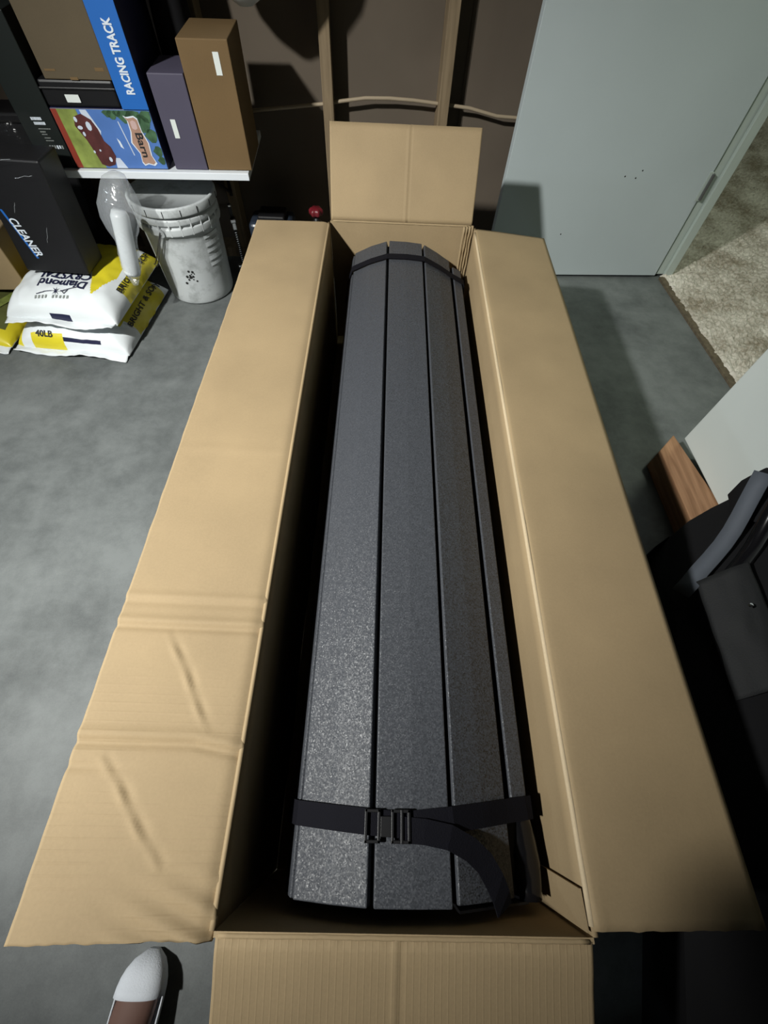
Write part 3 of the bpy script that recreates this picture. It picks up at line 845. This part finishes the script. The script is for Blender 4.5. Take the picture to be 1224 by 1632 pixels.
for dz in (0.0, 0.024):
    pth = []
    for i in range(14):
        t_ = i / 13
        aa = ea - t_ * R(40 + dz * 300)
        rr = 0.161 - 0.004 * t_
        pth.append((rr * math.cos(aa), rr * math.sin(aa), 0.296 - 0.15 * math.sin(t_ * 1.45) + dz * (1 - t_) * 0.3))
    MB().tube(pth, 0.0022, 7).build('bail_wire', M['wire'], bk_)
for k in range(16):
    aa = R(-100) + random.gauss(0, 0.10); z = 0.135 + random.gauss(0, 0.014)
    rr = 0.131 + 0.0125 * (z - 0.012) / 0.27 + 0.0006; r_ = random.uniform(0.002, 0.0065)
    c, s = math.cos(aa), math.sin(aa)
    MB().add([(rr * c - s * r_ * math.cos(q * 1.05), rr * s + c * r_ * math.cos(q * 1.05), z + r_ * math.sin(q * 1.05)) for q in range(6)], [(0, 1, 2, 3, 4, 5)]).build('paint_splash', M['ink'], bk_)
for k in range(5):
    aa0 = R(-62); z0 = 0.265 - k * 0.026
    v_ = []; n_ = 6
    for q in range(n_ + 1):
        aa = aa0 + R(5) * q
        rr = 0.131 + 0.0125 * (z0 - 0.012) / 0.27 + 0.0012
        v_ += [(rr * math.cos(aa), rr * math.sin(aa), z0), (rr * math.cos(aa), rr * math.sin(aa), z0 - 0.012 - 0.004 * (k % 2))]
    MB().add(v_, [(2*q, 2*q+2, 2*q+3, 2*q+1) for q in range(n_)]).build('label_remnant', M['bagwhite'], bk_)

# ================================================================== SALT BAGS
def bag_h(x, y, w_, l_, h, seed):
    """height of the top skin of a pillow bag at local x,y (0..w, 0..l)"""
    u = abs(2 * x / w_ - 1); v = abs(2 * y / l_ - 1)
    k = max(0.0, 1 - u ** 4.5) ** 0.5 * max(0.0, 1 - v ** 5) ** 0.5
    return h * k * (0.93 + 0.10 * nz(x * 9, y * 9, seed)) + 0.005 * k * nz(x * 34, y * 22, seed + 3)
def salt_bag(name, loc, w_, l_, h, seed, regions, label, rz=0.0, base=0.0):
    t = tag(empty(name, loc, rz), label, 'bag', 'water softener salt bags')
    nu, nv = 100, 110
    m = MB(); vs_ = []
    for j in range(nv + 1):
        for i in range(nu + 1):
            x = w_ * i / nu; y = l_ * j / nv
            xe = x + (0.006 * nz(y * 25, 1, seed) if i in (0, nu) else 0)
            vs_.append((xe, y, 0.012 + bag_h(x, y, w_, l_, h - 0.012, seed)))
    off = len(vs_)
    for j in range(nv + 1):
        for i in range(nu + 1):
            x = w_ * i / nu; y = l_ * j / nv
            u = abs(2 * i / nu - 1); v = abs(2 * j / nv - 1)
            vs_.append((x, y, 0.010 * (max(u, v)) ** 12))
    W = nu + 1; fs = []; mi = []
    for j in range(nv):
        for i in range(nu):
            a = j * W + i
            fs.append((a, a+1, a+1+W, a+W)); mi.append(regions((i + .5) / nu, (j + .5) / nv))
            fs.append((a+off, a+W+off, a+1+W+off, a+1+off)); mi.append(0)
    for i in range(nu):
        fs.append((i, i+off, i+1+off, i+1)); mi.append(0); a = nv*W+i; fs.append((a, a+1, a+1+off, a+off)); mi.append(0)
    for j in range(nv):
        a = j*W; fs.append((a, a+W, a+W+off, a+off)); mi.append(0); a = j*W+nu; fs.append((a, a+off, a+W+off, a+W)); mi.append(0)
    m.v = vs_; m.f = fs; m.mi = mi
    m.build('bag_skin', [M['bagwhite'], M['bagyellow'], M['bagnavy'], M['bagolive']], t, smooth=True)
    # welded end seam, a wavy lip
    def lip(u, v):
        return (w_ * (0.01 + 0.98 * u), -0.030 * (1 - v) + 0.012 * v, 0.014 + 0.009 * math.sin(u * 9 + seed) * (1 - v) + 0.006 * nz(u * 14, v * 2, seed))
    sheet(lip, 50, 5, 0.0015).build('end_seam', M['bagwhite'], t, smooth=True)
    return t, (lambda p: Vector((p.x, p.y, 0.0135 + bag_h(p.x, p.y, w_, l_, h - 0.012, seed) + p.z)))

def reg_low(u, v):
    if u > 0.90 and 0.10 < v < 0.9: return 1 if v > 0.28 else 0
    if 0.16 < u < 0.45 and v < 0.055: return 1
    if 0.35 < u < 0.78 and 0.018 < v < 0.036: return 2
    if u < 0.06: return 1
    if 0.82 < u < 0.9 and v > 0.2: return 1
    return 0
tl, bend_l = salt_bag('salt_bag', (-1.400, 1.392, 0.0), 0.435, 0.43, 0.100, 2, reg_low, 'lower white and yellow bag of salt lying flat on the concrete', R(-4))
def reg_up(u, v):
    if v > 0.13 and 0.80 - 0.36 * (v - 0.13) < u < min(0.895, 0.80 + 0.30 * (v - 0.13)): return 1
    if u > 0.93 and v > 0.30: return 1
    if u < 0.10 and v > 0.12 + u: return 1
    if 0.42 < u < 0.60 and 0.002 < v < 0.010: return 2
    return 0
tu, bend_u = salt_bag('salt_bag', (-1.388, 1.428, 0.103), 0.415, 0.43, 0.105, 5, reg_up, 'upper white bag of salt lettered in dark blue, on top of another bag', R(-4))
text('lettering', 'Diamond', 0.052, M['navy'], tu, frame((0.215, 0.098, 0), (-1, 0, 0), (0, -1, 0)), 0.0006, sx=0.92, bend=bend_u, bold=0.0012)
text('lettering', 'CRYSTAL', 0.052, M['navy'], tu, frame((0.205, 0.145, 0), (-1, 0, 0), (0, -1, 0)), 0.0006, sx=0.9, bend=bend_u, bold=0.0012)
st = []
for k in range(24):
    rr = 0.018 if k % 3 == 0 else 0.005
    st.append((0.205 + rr * math.cos(k * math.pi / 12), 0.058 + rr * math.sin(k * math.pi / 12)))
ms = MB(); c0 = bend_u(Vector((0.205, 0.058, 0.001)))
ms.add([c0] + [bend_u(Vector((x, y, 0.001))) for x, y in st], [(0, 1 + k, 1 + (k + 1) % 24) for k in range(24)])
for pth in ([(0.135, 0.045), (0.165, 0.054), (0.19, 0.058)], [(0.22, 0.060), (0.25, 0.072), (0.275, 0.082)], [(0.222, 0.064), (0.235, 0.052), (0.245, 0.068)]):
    ms.tube([bend_u(Vector((x, y, 0.001))) for x, y in pth], 0.0013, 6)
ms.build('star_logo', M['navy'], tu)
for k in range(10):
    if k == 4: continue
    x = 0.13 + 0.013 * k; y = 0.030 + 0.0006 * k
    MB().add([bend_u(Vector((x + dx, y + dy, 0.0012))) for dx, dy in ((0, 0), (0.006, 0.001), (0.007, 0.011), (0.001, 0.010))], [(0, 1, 2, 3)]).build('print_mark', M['txt_grey'], tu)
def side_frame(w_, l_, h, y, z): return frame((w_ + 0.004, y, z), (0, 1, 0), (-0.45, 0, 1))
def onside(bw, h, seed):
    def f(p):
        # p.x along bag (y), p.y up the side (0..1 of skirt)
        x = bw * (1 - 0.5 * max(0.0, p.y) ** 1.0 * 0.20)
        return Vector((x, p.x, 0)) if False else Vector((bw * (0.995 - 0.105 * p.y), p.x, 0.0145 + bag_h(bw * (0.995 - 0.105 * p.y), p.x, bw, 0.43, h - 0.012, seed) + p.z)) + Vector((0.0015, 0, 0))
    return f
ident = Matrix.Identity(4)
def skirt_text(body, size, y, v, parent, bw, h, seed, mm, sx=1.0):
    text('lettering', body, size, mm, parent, Matrix.Translation((y, v, 0)) @ Matrix.Diagonal((1, 9.0, 1, 1)), 0.0004, sx=sx, bend=onside(bw, h, seed), bold=0.0006)
skirt_text('BRIGHT & SOFT', 0.050, 0.27, 0.42, tu, 0.415, 0.105, 5, M['ink'], 0.85)
skirt_text('BRIGHT & SOFT', 0.050, 0.26, 0.42, tl, 0.435, 0.100, 2, M['ink'], 0.85)
text('lettering', 'SALT', 0.026, M['ink'], tu, frame((0.365, 0.33, 0), (0, 1, 0), (-1, 0, 0)), 0.0004, bend=bend_u)
text('lettering', '40LB', 0.021, M['ink'], tl, frame((0.125, 0.019, 0.0022), (1, 0, 0), (0, 1, 0)), 0.0003, sx=1.5, bend=bend_l, bold=0.0003)

def reg_3(u, v):
    if v < 0.12 or u > 0.94: return 1
    return 3
t3, _b = salt_bag('salt_bag', (-1.88, 1.385, 0.0), 0.46, 0.46, 0.075, 8, reg_3, 'yellow and dark olive bag on the floor, cut by the left picture edge')
for k in range(3):
    pts = [(0.30 + 0.05 * k, 0.12 + 0.05 * k), (0.33 + 0.05 * k, 0.11 + 0.05 * k), (0.36 + 0.05 * k, 0.20 + 0.05 * k), (0.33 + 0.05 * k, 0.21 + 0.05 * k)]
    MB().add([_b(Vector((x, y, 0.002))) for x, y in pts], [(0, 1, 2, 3)]).build('green_print', M['green_pic'], t3)

# ================================================================== CLEANER BOX IN FILM, CARTON, SLEEVE
cl = tag(empty('cleaner_package', (-1.19, 1.552, 0.213), R(-3)), 'black film-wrapped package lettered CLEANER standing on the salt bags', 'package')
cbx = MB()
cbx.hexa([(-0.115, 0, 0), (0.115, 0, 0), (0.115, 0.12, 0), (-0.115, 0.12, 0), (-0.085, 0.02, 0.34), (0.135, 0.02, 0.34), (0.135, 0.13, 0.34), (-0.085, 0.13, 0.34)])
cbx.build('carton', M['black'], cl, bevel=0.006)
text('lettering', 'CLEANER', 0.040, M['txt_white'], cl, frame((-0.045, 0.0055, 0.118), (0.16, -0.0441, -0.75), (0.95, 0, 0.25)), 0.0004, sx=0.72, shear=0.2, bold=0.0008)
MB().add([(-0.079, 0.0112, 0.20), (-0.071, 0.0112, 0.20), (-0.041, 0.0023, 0.048), (-0.049, 0.0023, 0.048)], [(0, 1, 2, 3)]).build('blue_stripe', M['blue'], cl)
fm = MB(); rings = []
for i in range(15):
    t_ = i / 14; z = -0.003 + 0.43 * t_
    sc = 1.0 if t_ < 0.8 else 1 - (t_ - 0.8) * 1.6
    ring = []
    for k in range(36):
        a = 2 * math.pi * k / 36
        x = math.copysign(abs(math.cos(a)) ** 0.35, math.cos(a)) * 0.121 * sc + 0.03 * t_
        y = math.copysign(abs(math.sin(a)) ** 0.35, math.sin(a)) * 0.066 * sc + 0.062 + 0.02 * t_
        d = 0.005 * nz(a * 3, i * .8, 2) + (0.016 * nz(a * 6, i * 1.3, 7) if t_ > 0.78 else 0)
        ring.append((x + d * math.cos(a) + 0.002 * math.cos(a), y + d * math.sin(a) - 0.002, z))
    rings.append(ring)
fm.loft(rings).build('film_wrap', M['film_clear'], cl, smooth=True)
for (x0, z0, x1, z1) in ((0.03, 0.11, 0.06, 0.16), (-0.02, 0.20, 0.0, 0.23), (0.05, 0.30, 0.11, 0.31), (-0.05, 0.33, 0.07, 0.35)):
    pth = [(x0 + (x1 - x0) * q / 5, -0.004 + 0.003 * nz(q, x0 * 40), z0 + (z1 - z0) * q / 5 + 0.006 * nz(q * .8, z0 * 30)) for q in range(6)]
    MB().tube(pth, 0.0006, 5).build('film_crease', M['film'], cl)

ct = tag(empty('plain_carton', (-1.56, 1.62, 0.09), R(4)), 'plain tan carton at the left edge beside the CLEANER package', 'box')
MB().box(-0.16, 0.15, 0, 0.25, 0, 0.20).build('carton', M['kraft'], ct, bevel=0.004)
MB().box(-0.16, 0.15, 0.122, 0.128, 0.2002, 0.2006).build('flap_seam', M['black_matte'], ct)

to = tag(house('storage_tote', -1.30, 2.005, 0), 'large black storage tote in the corner behind the salt bags', 'tote')
MB().hexa([(-0.27, 0.01, 0), (0.20, 0.01, 0), (0.20, 0.11, 0), (-0.27, 0.11, 0), (-0.30, 0, 0.52), (0.235, 0, 0.52), (0.235, 0.115, 0.52), (-0.30, 0.115, 0.52)]).build('tote_body', M['black_matte'], to, bevel=0.012, seg=3)
MB().box(-0.31, 0.245, -0.008, 0.120, 0.521, 0.55).build('tote_lid', M['black'], to, bevel=0.008, seg=3)
MB().box(-0.10, 0.03, -0.016, -0.004, 0.44, 0.465).build('tote_handle', M['black'], to, bevel=0.005)
ps = tag(empty('plastic_sleeve', (-0.918, 1.585, 0.10)), 'clear plastic bag holding a white tube, leaning between salt bags and bucket', 'bag')
tb2 = MB(); A = Vector((-0.02, 0.0, 0.10)); B = Vector((0.012, 0.035, 0.30))
tb2.tube([A, A.lerp(B, .05), A.lerp(B, .5), A.lerp(B, .92), B], [0.026, 0.029, 0.029, 0.029, 0.022], 20)
tb2.build('white_tube', M['bagwhite'], ps, smooth=True)
rings = []
for i in range(16):
    t_ = i / 15
    c = Vector((-0.022, -0.012, 0.065)).lerp(Vector((0.035, 0.05, 0.395)), t_)
    rx = 0.036 + 0.034 * math.sin(max(0, t_ - 0.45) / 0.55 * math.pi) ** 1.2 - 0.028 * max(0, 0.2 - t_) / 0.2
    rings.append([c + Vector((rx * math.cos(a) * (1 + 0.10 * nz(a * 2, i * .7)), 0.8 * rx * math.sin(a) * (1 + 0.16 * nz(a * 3, i * .9, 4)), 0.006 * nz(a * 2, i * .5, 9))) for a in [2 * math.pi * k / 28 for k in range(28)]])
MB().loft(rings).build('clear_bag', M['film'], ps, smooth=True)

# ================================================================== DARK TOOLS BEHIND THE BOX
tc_ = tag(empty('tool_case', (-0.47, 1.93, 0)), 'dark blue plastic tool case with a handle behind the long box', 'case')
MB().box(-0.10, 0.08, 0, 0.13, 0, 0.225).build('case_body', M['darkblue'], tc_, bevel=0.02, seg=4)
MB().box(-0.06, 0.05, 0.02, 0.11, 0.226, 0.245).build('case_top', M['black'], tc_, bevel=0.006)
MB().tube([(-0.103, 0.01, 0.10), (-0.110, -0.012, 0.115), (-0.085, -0.022, 0.125), (-0.06, -0.020, 0.130), (-0.045, -0.004, 0.128)], 0.006, 10).build('handle', M['chrome'], tc_, smooth=True)
for x in (-0.02, 0.03):
    MB().box(x, x + 0.018, -0.004, 0.001, 0.19, 0.205).build('latch', M['chrome'], tc_, bevel=0.001)
def clamp(loc, h, rz, label):
    t = tag(empty('bar_clamp', loc, rz), label, 'clamp', 'bar clamps beside the bucket')
    MB().box(-0.006, 0.006, -0.003, 0.003, 0, h).build('bar', M['black'], t, bevel=0.001)
    MB().box(-0.010, 0.012, -0.020, 0.006, h - 0.055, h - 0.040).build('jaw', M['chrome'], t, bevel=0.003)
    MB().box(-0.007, 0.009, -0.012, 0.0, h - 0.085, h - 0.056).build('jaw_pad', M['chrome'], t, bevel=0.003)
    MB().lathe([(0.001, h), (0.008, h), (0.008, h + 0.006), (0.001, h + 0.006)], 12).build('end_stop', M['chrome'], t)
    for k in range(16):
        z = h - 0.10 - k * 0.0085
        if z > 0.01:
            MB().box(-0.003, 0.003, -0.005, -0.003, z, z + 0.004).build('tooth', M['chrome'], t)
    return t
clamp((-0.628, 1.935, 0), 0.285, R(15), 'black bar clamp with a bright jaw, standing upright nearer the bucket')
clamp((-0.612, 1.84, 0), 0.10, R(-20), 'short black bar clamp with a bright jaw on the floor against the long box')
rk = tag(empty('red_knob_bottle', (-0.285, 1.94, 0)), 'dark canister with a red knob behind the far end of the long box', 'canister')
MB().lathe([(0.001, 0), (0.04, 0), (0.042, 0.01), (0.042, 0.20), (0.03, 0.23), (0.012, 0.245), (0.012, 0.262), (0.001, 0.262)], 24).build('canister_body', M['black'], rk, smooth=True)
rg = []
for i, (r_, z) in enumerate(((0.001, 0.2625), (0.022, 0.263), (0.026, 0.270), (0.026, 0.282), (0.020, 0.289), (0.001, 0.290))):
    rg.append([(r_ * (1 + 0.12 * math.cos(6 * a)) * math.cos(a), r_ * (1 + 0.12 * math.cos(6 * a)) * math.sin(a), z) for a in [2 * math.pi * k / 36 for k in range(36)]])
MB().loft(rg).build('red_knob', M['red'], rk, smooth=True)

# ================================================================== BLACK CARRIER AT THE RIGHT
ca = tag(empty('baby_carrier_seat', (0.90, 0.35, 0)), 'black moulded carrier with a curved grey band by the white wall, shell stretched to blacken the floor', 'carrier')
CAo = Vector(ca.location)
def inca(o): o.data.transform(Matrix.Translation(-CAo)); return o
def hull(pts, name, material, parent, sub=2, bevel=0.0):
    bm = bmesh.new()
    for p in pts: bm.verts.new(p)
    r_ = bmesh.ops.convex_hull(bm, input=bm.verts)
    bmesh.ops.delete(bm, geom=list({e for e in r_['geom_interior'] if isinstance(e, bmesh.types.BMVert)}), context='VERTS')
    bmesh.ops.recalc_face_normals(bm, faces=bm.faces)
    me = bpy.data.meshes.new(name); bm.to_mesh(me); bm.free()
    return obj(name, me, material, parent, smooth=True, bevel=bevel, seg=4)
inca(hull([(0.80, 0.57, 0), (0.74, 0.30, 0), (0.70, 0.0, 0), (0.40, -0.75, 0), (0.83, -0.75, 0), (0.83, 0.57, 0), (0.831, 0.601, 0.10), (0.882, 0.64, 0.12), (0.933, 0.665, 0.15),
           (0.976, 0.681, 0.18), (0.995, 0.60, 0.26), (0.995, -0.75, 0.30), (0.72, 0.37, 0.17), (0.70, 0.1, 0.19), (0.38, -0.75, 0.17)], 'shell_and_dark_cover', M['black_matte'], ca, bevel=0.015))  # shell's near end is stretched over lit floor to stand in for shade
inca(hull([(0.953, 0.680, 0.19), (0.952, 0.687, 0.25), (0.968, 0.690, 0.28), (0.984, 0.694, 0.30), (0.995, 0.60, 0.33), (0.93, 0.61, 0.20), (0.995, 0.68, 0.2), (0.925, 0.55, 0.26), (0.99, 0.5, 0.31)], 'hood', M['black_matte'], ca, bevel=0.012))
BP = [(0.716, 0.385, 0.205), (0.742, 0.408, 0.210), (0.775, 0.440, 0.216), (0.808, 0.470, 0.224), (0.838, 0.500, 0.236), (0.862, 0.530, 0.252), (0.880, 0.560, 0.272), (0.893, 0.588, 0.296), (0.902, 0.612, 0.322), (0.91, 0.635, 0.350)]
inca(MB().ribbon(BP, (0.5, -0.6, 0.35), 0.038, 0.003).build('grey_band', M['band'], ca, smooth=True))
hb = [Vector(p) + Vector((0.032, -0.042, 0.004)) for p in BP[2:]]
inca(MB().tube(hb, 0.017, 14).build('handle_tube', M['black_gloss'], ca, smooth=True))
def fab(u, v): return (0.745 + 0.10 * u + 0.01 * v, 0.15 + 0.26 * v + 0.03 * u, 0.215 + 0.02 * math.sin(u * 3) + 0.05 * u + 0.006 * nz(u * 4, v * 4))
inca(sheet(fab, 14, 20, 0.004).build('fabric_panel', mat('dark_mesh', (0.007, 0.008, 0.009), 0.8, bump=0.4, bscale=300), ca, smooth=True))
inca(MB().lathe([(0.001, 0.283), (0.005, 0.283), (0.004, 0.287), (0.001, 0.288)], 12, cx=0.80, cy=0.33).build('screw', M['chrome'], ca))
inca(MB().ribbon([(0.70, 0.50, 0.012), (0.76, 0.545, 0.02), (0.81, 0.585, 0.04), (0.84, 0.60, 0.08)], (0, 0.3, 1), 0.03, 0.003).build('harness_strap', M['webbing'], ca))
inca(MB().box(0.818, 0.824, 0.556, 0.562, 0.05, 0.10).build('metal_clip', M['chrome'], ca, bevel=0.002))

# ================================================================== THE PERSON TAKING THE PHOTOGRAPH
pe = tag(empty('person', (-0.30, -0.50, 0)), 'person with one foot in a white low sock showing beside the long box', 'person')
PO = Vector(pe.location)
def skin_body():
    V = []; E_ = []; Rr = []
    def v(p, r, par=None):
        V.append(Vector(p) - PO); Rr.append(r if isinstance(r, tuple) else (r, r))
        if par is not None: E_.append((par, len(V) - 1))
        return len(V) - 1
    pel = v((-0.30, -0.62, 0.92), (0.155, 0.115))
    wai = v((-0.28, -0.58, 1.08), (0.140, 0.105), pel)
    che = v((-0.26, -0.42, 1.26), (0.160, 0.115), wai)
    up = v((-0.25, -0.32, 1.38), (0.115, 0.085), che)
    nk = v((-0.24, -0.26, 1.45), 0.055, up)
    h1 = v((-0.235, -0.20, 1.53), (0.070, 0.080), nk)
    h2 = v((-0.23, -0.17, 1.61), (0.078, 0.095), h1)
    h3 = v((-0.23, -0.19, 1.68), (0.055, 0.065), h2)
    for sx in (-1, 1):
        sh_ = v((-0.25 + sx * 0.17, -0.32, 1.34), 0.058, che)
        el = v((-0.34, -0.215, 1.15) if sx < 0 else (0.12, -0.36, 1.10), 0.042, sh_)
        wr_ = v((-0.04 + sx * 0.09, -0.18, 1.18), 0.030, el)
        pa = v((-0.02 + sx * 0.085, -0.115, 1.215), (0.036, 0.020), wr_)
        for k in range(4):
            kn = v((-0.02 + sx * 0.075, -0.082 + 0.004 * k, 1.185 + 0.020 * k), 0.0095, pa)
            m1 = v((-0.02 + sx * 0.050, -0.060, 1.183 + 0.020 * k), 0.0085, kn)
            v((-0.02 + sx * 0.030, -0.064, 1.182 + 0.019 * k), 0.0075, m1)
        th_ = v((-0.02 + sx * 0.065, -0.130, 1.19), 0.010, pa)
        v((-0.02 + sx * 0.045, -0.098, 1.205), 0.0085, th_)
        # legs
        hx = -0.30 + sx * 0.10
        ax = -0.405 if sx < 0 else -0.13
        ay = -0.475 if sx < 0 else -0.62
        hp = v((hx, -0.62, 0.84), 0.088, pel)
        kn = v(((hx + ax) / 2, (-0.62 + ay) / 2 + 0.06, 0.48), 0.056, hp)
        cf = v((ax, ay - 0.03, 0.33), 0.052, kn)
        an = v((ax, ay, 0.095), (0.034, 0.036), cf)
        he = v((ax, ay - 0.045, 0.032), 0.028, an)
        ins = v((ax + 0.002, ay + 0.065, 0.058), (0.036, 0.030), an)
        ba = v((ax + 0.006, ay + 0.130, 0.030), (0.040, 0.022), ins)
        v((ax + 0.010, ay + 0.170, 0.022), (0.032, 0.015), ba)
    me = bpy.data.meshes.new('body'); me.from_pydata([tuple(q) for q in V], E_, [])
    o = obj('body', me, M['skin'], pe)
    sm = o.modifiers.new('skin', 'SKIN'); sm.use_smooth_shade = True
    for i, sv in enumerate(me.skin_vertices[0].data):
        sv.radius = Rr[i]; sv.use_root = (i == 0)
    ss = o.modifiers.new('sub', 'SUBSURF'); ss.levels = 2; ss.render_levels = 2
    return o
skin_body()
# low socks
def sock(ax, ay):
    m = MB(); NR, NA = 26, 28
    rings = []
    for i in range(NR + 1):
        t_ = i / NR
        y = ay - 0.085 + 0.275 * t_
        wd = 0.030 + 0.010 * math.sin(min(1, t_ / 0.75) * math.pi / 2) ** 2
        if t_ > 0.82: wd *= math.sqrt(max(0.02, 1 - ((t_ - 0.82) / 0.185) ** 2))
        if t_ < 0.14: wd *= math.sqrt(max(0.05, 1 - ((0.14 - t_) / 0.145) ** 2))
        ht = 0.105 - 0.025 * t_ if t_ < 0.45 else 0.094 - 0.052 * ((t_ - 0.45) / 0.55)
        if t_ > 0.90: ht *= math.sqrt(max(0.1, 1 - ((t_ - 0.90) / 0.105) ** 2))
        cx_ = ax + 0.010 * t_
        rings.append([Vector((cx_ + wd * math.copysign(abs(math.cos(a)) ** 0.8, math.cos(a)), y, 0.002 + ht / 2 + ht / 2 * math.copysign(abs(math.sin(a)) ** 0.75, math.sin(a)))) - PO for a in [2 * math.pi * k / NA for k in range(NA)]])
    for ring in rings: m.v += [tuple(p) for p in ring]
    for i in range(NR):
        for k in range(NA):
            zz = sum(m.v[(i + d) * NA + (k + e) % NA][2] for d in (0, 1) for e in (0, 1)) / 4
            t_ = (i + .5) / NR
            lim = 0.050 - 0.022 * t_ if t_ < 0.60 else 0.036 + 0.9 * max(0, t_ - 0.80)
            if t_ < 0.2: lim = 0.075
            if zz < lim:
                m.f.append((i*NA+k, i*NA+(k+1) % NA, (i+1)*NA+(k+1) % NA, (i+1)*NA+k)); m.mi.append(0)
    m.f.append(tuple(NR * NA + k for k in range(NA))); m.mi.append(0)
    o = m.build('sock', M['sock'], pe, smooth=True)
    s_ = o.modifiers.new('thick', 'SOLIDIFY'); s_.thickness = 0.0025; s_.offset = 1
    return o
sock(-0.405, -0.475); sock(-0.13, -0.62)
def shell_of(name, rings, material):
    return MB().loft([[Vector(c) - PO + Vector((rx * math.cos(a), ry * math.sin(a), 0.012 * nz(a * 2, i, 3))) for a in [2 * math.pi * k / 28 for k in range(28)]] for i, (c, rx, ry) in enumerate(rings)], 0, False).build(name, material, pe, smooth=True)
shell_of('shirt', [((-0.30, -0.62, 0.86), 0.215, 0.165), ((-0.29, -0.60, 1.0), 0.205, 0.155), ((-0.275, -0.50, 1.17), 0.205, 0.155), ((-0.255, -0.38, 1.31), 0.215, 0.145), ((-0.25, -0.31, 1.40), 0.17, 0.11), ((-0.24, -0.27, 1.445), 0.085, 0.08)], M['shirt'])
for sx in (-1, 1):
    shell_of('shirt_sleeve', [((-0.25 + sx * 0.13, -0.33, 1.355), 0.075, 0.08), ((-0.40, -0.26, 1.26) if sx < 0 else (-0.04, -0.42, 1.26), 0.082, 0.085), ((-0.35, -0.225, 1.165) if sx < 0 else (0.06, -0.39, 1.17), 0.08, 0.085)], M['shirt'])
    ax = -0.405 if sx < 0 else -0.13
    shell_of('shorts_leg', [((-0.30 + sx * 0.06, -0.62, 0.92), 0.14, 0.15), ((-0.30 + sx * 0.10, -0.615, 0.80), 0.125, 0.14), ((-0.30 + sx * 0.105, -0.575, 0.62), 0.115, 0.12)], M['shirt'])
hm = MB(); rings = []
for i in range(8):
    t_ = i / 7; z = 1.60 + 0.125 * t_
    rr = 0.098 * math.sqrt(max(0.02, 1 - t_ ** 2.4))
    rings.append([Vector((-0.23 + 0.9 * rr * math.cos(a), -0.195 + 1.05 * rr * math.sin(a), z)) - PO for a in [2 * math.pi * k / 20 for k in range(20)]])
hm.loft(rings).build('hair', M['hair'], pe, smooth=True)
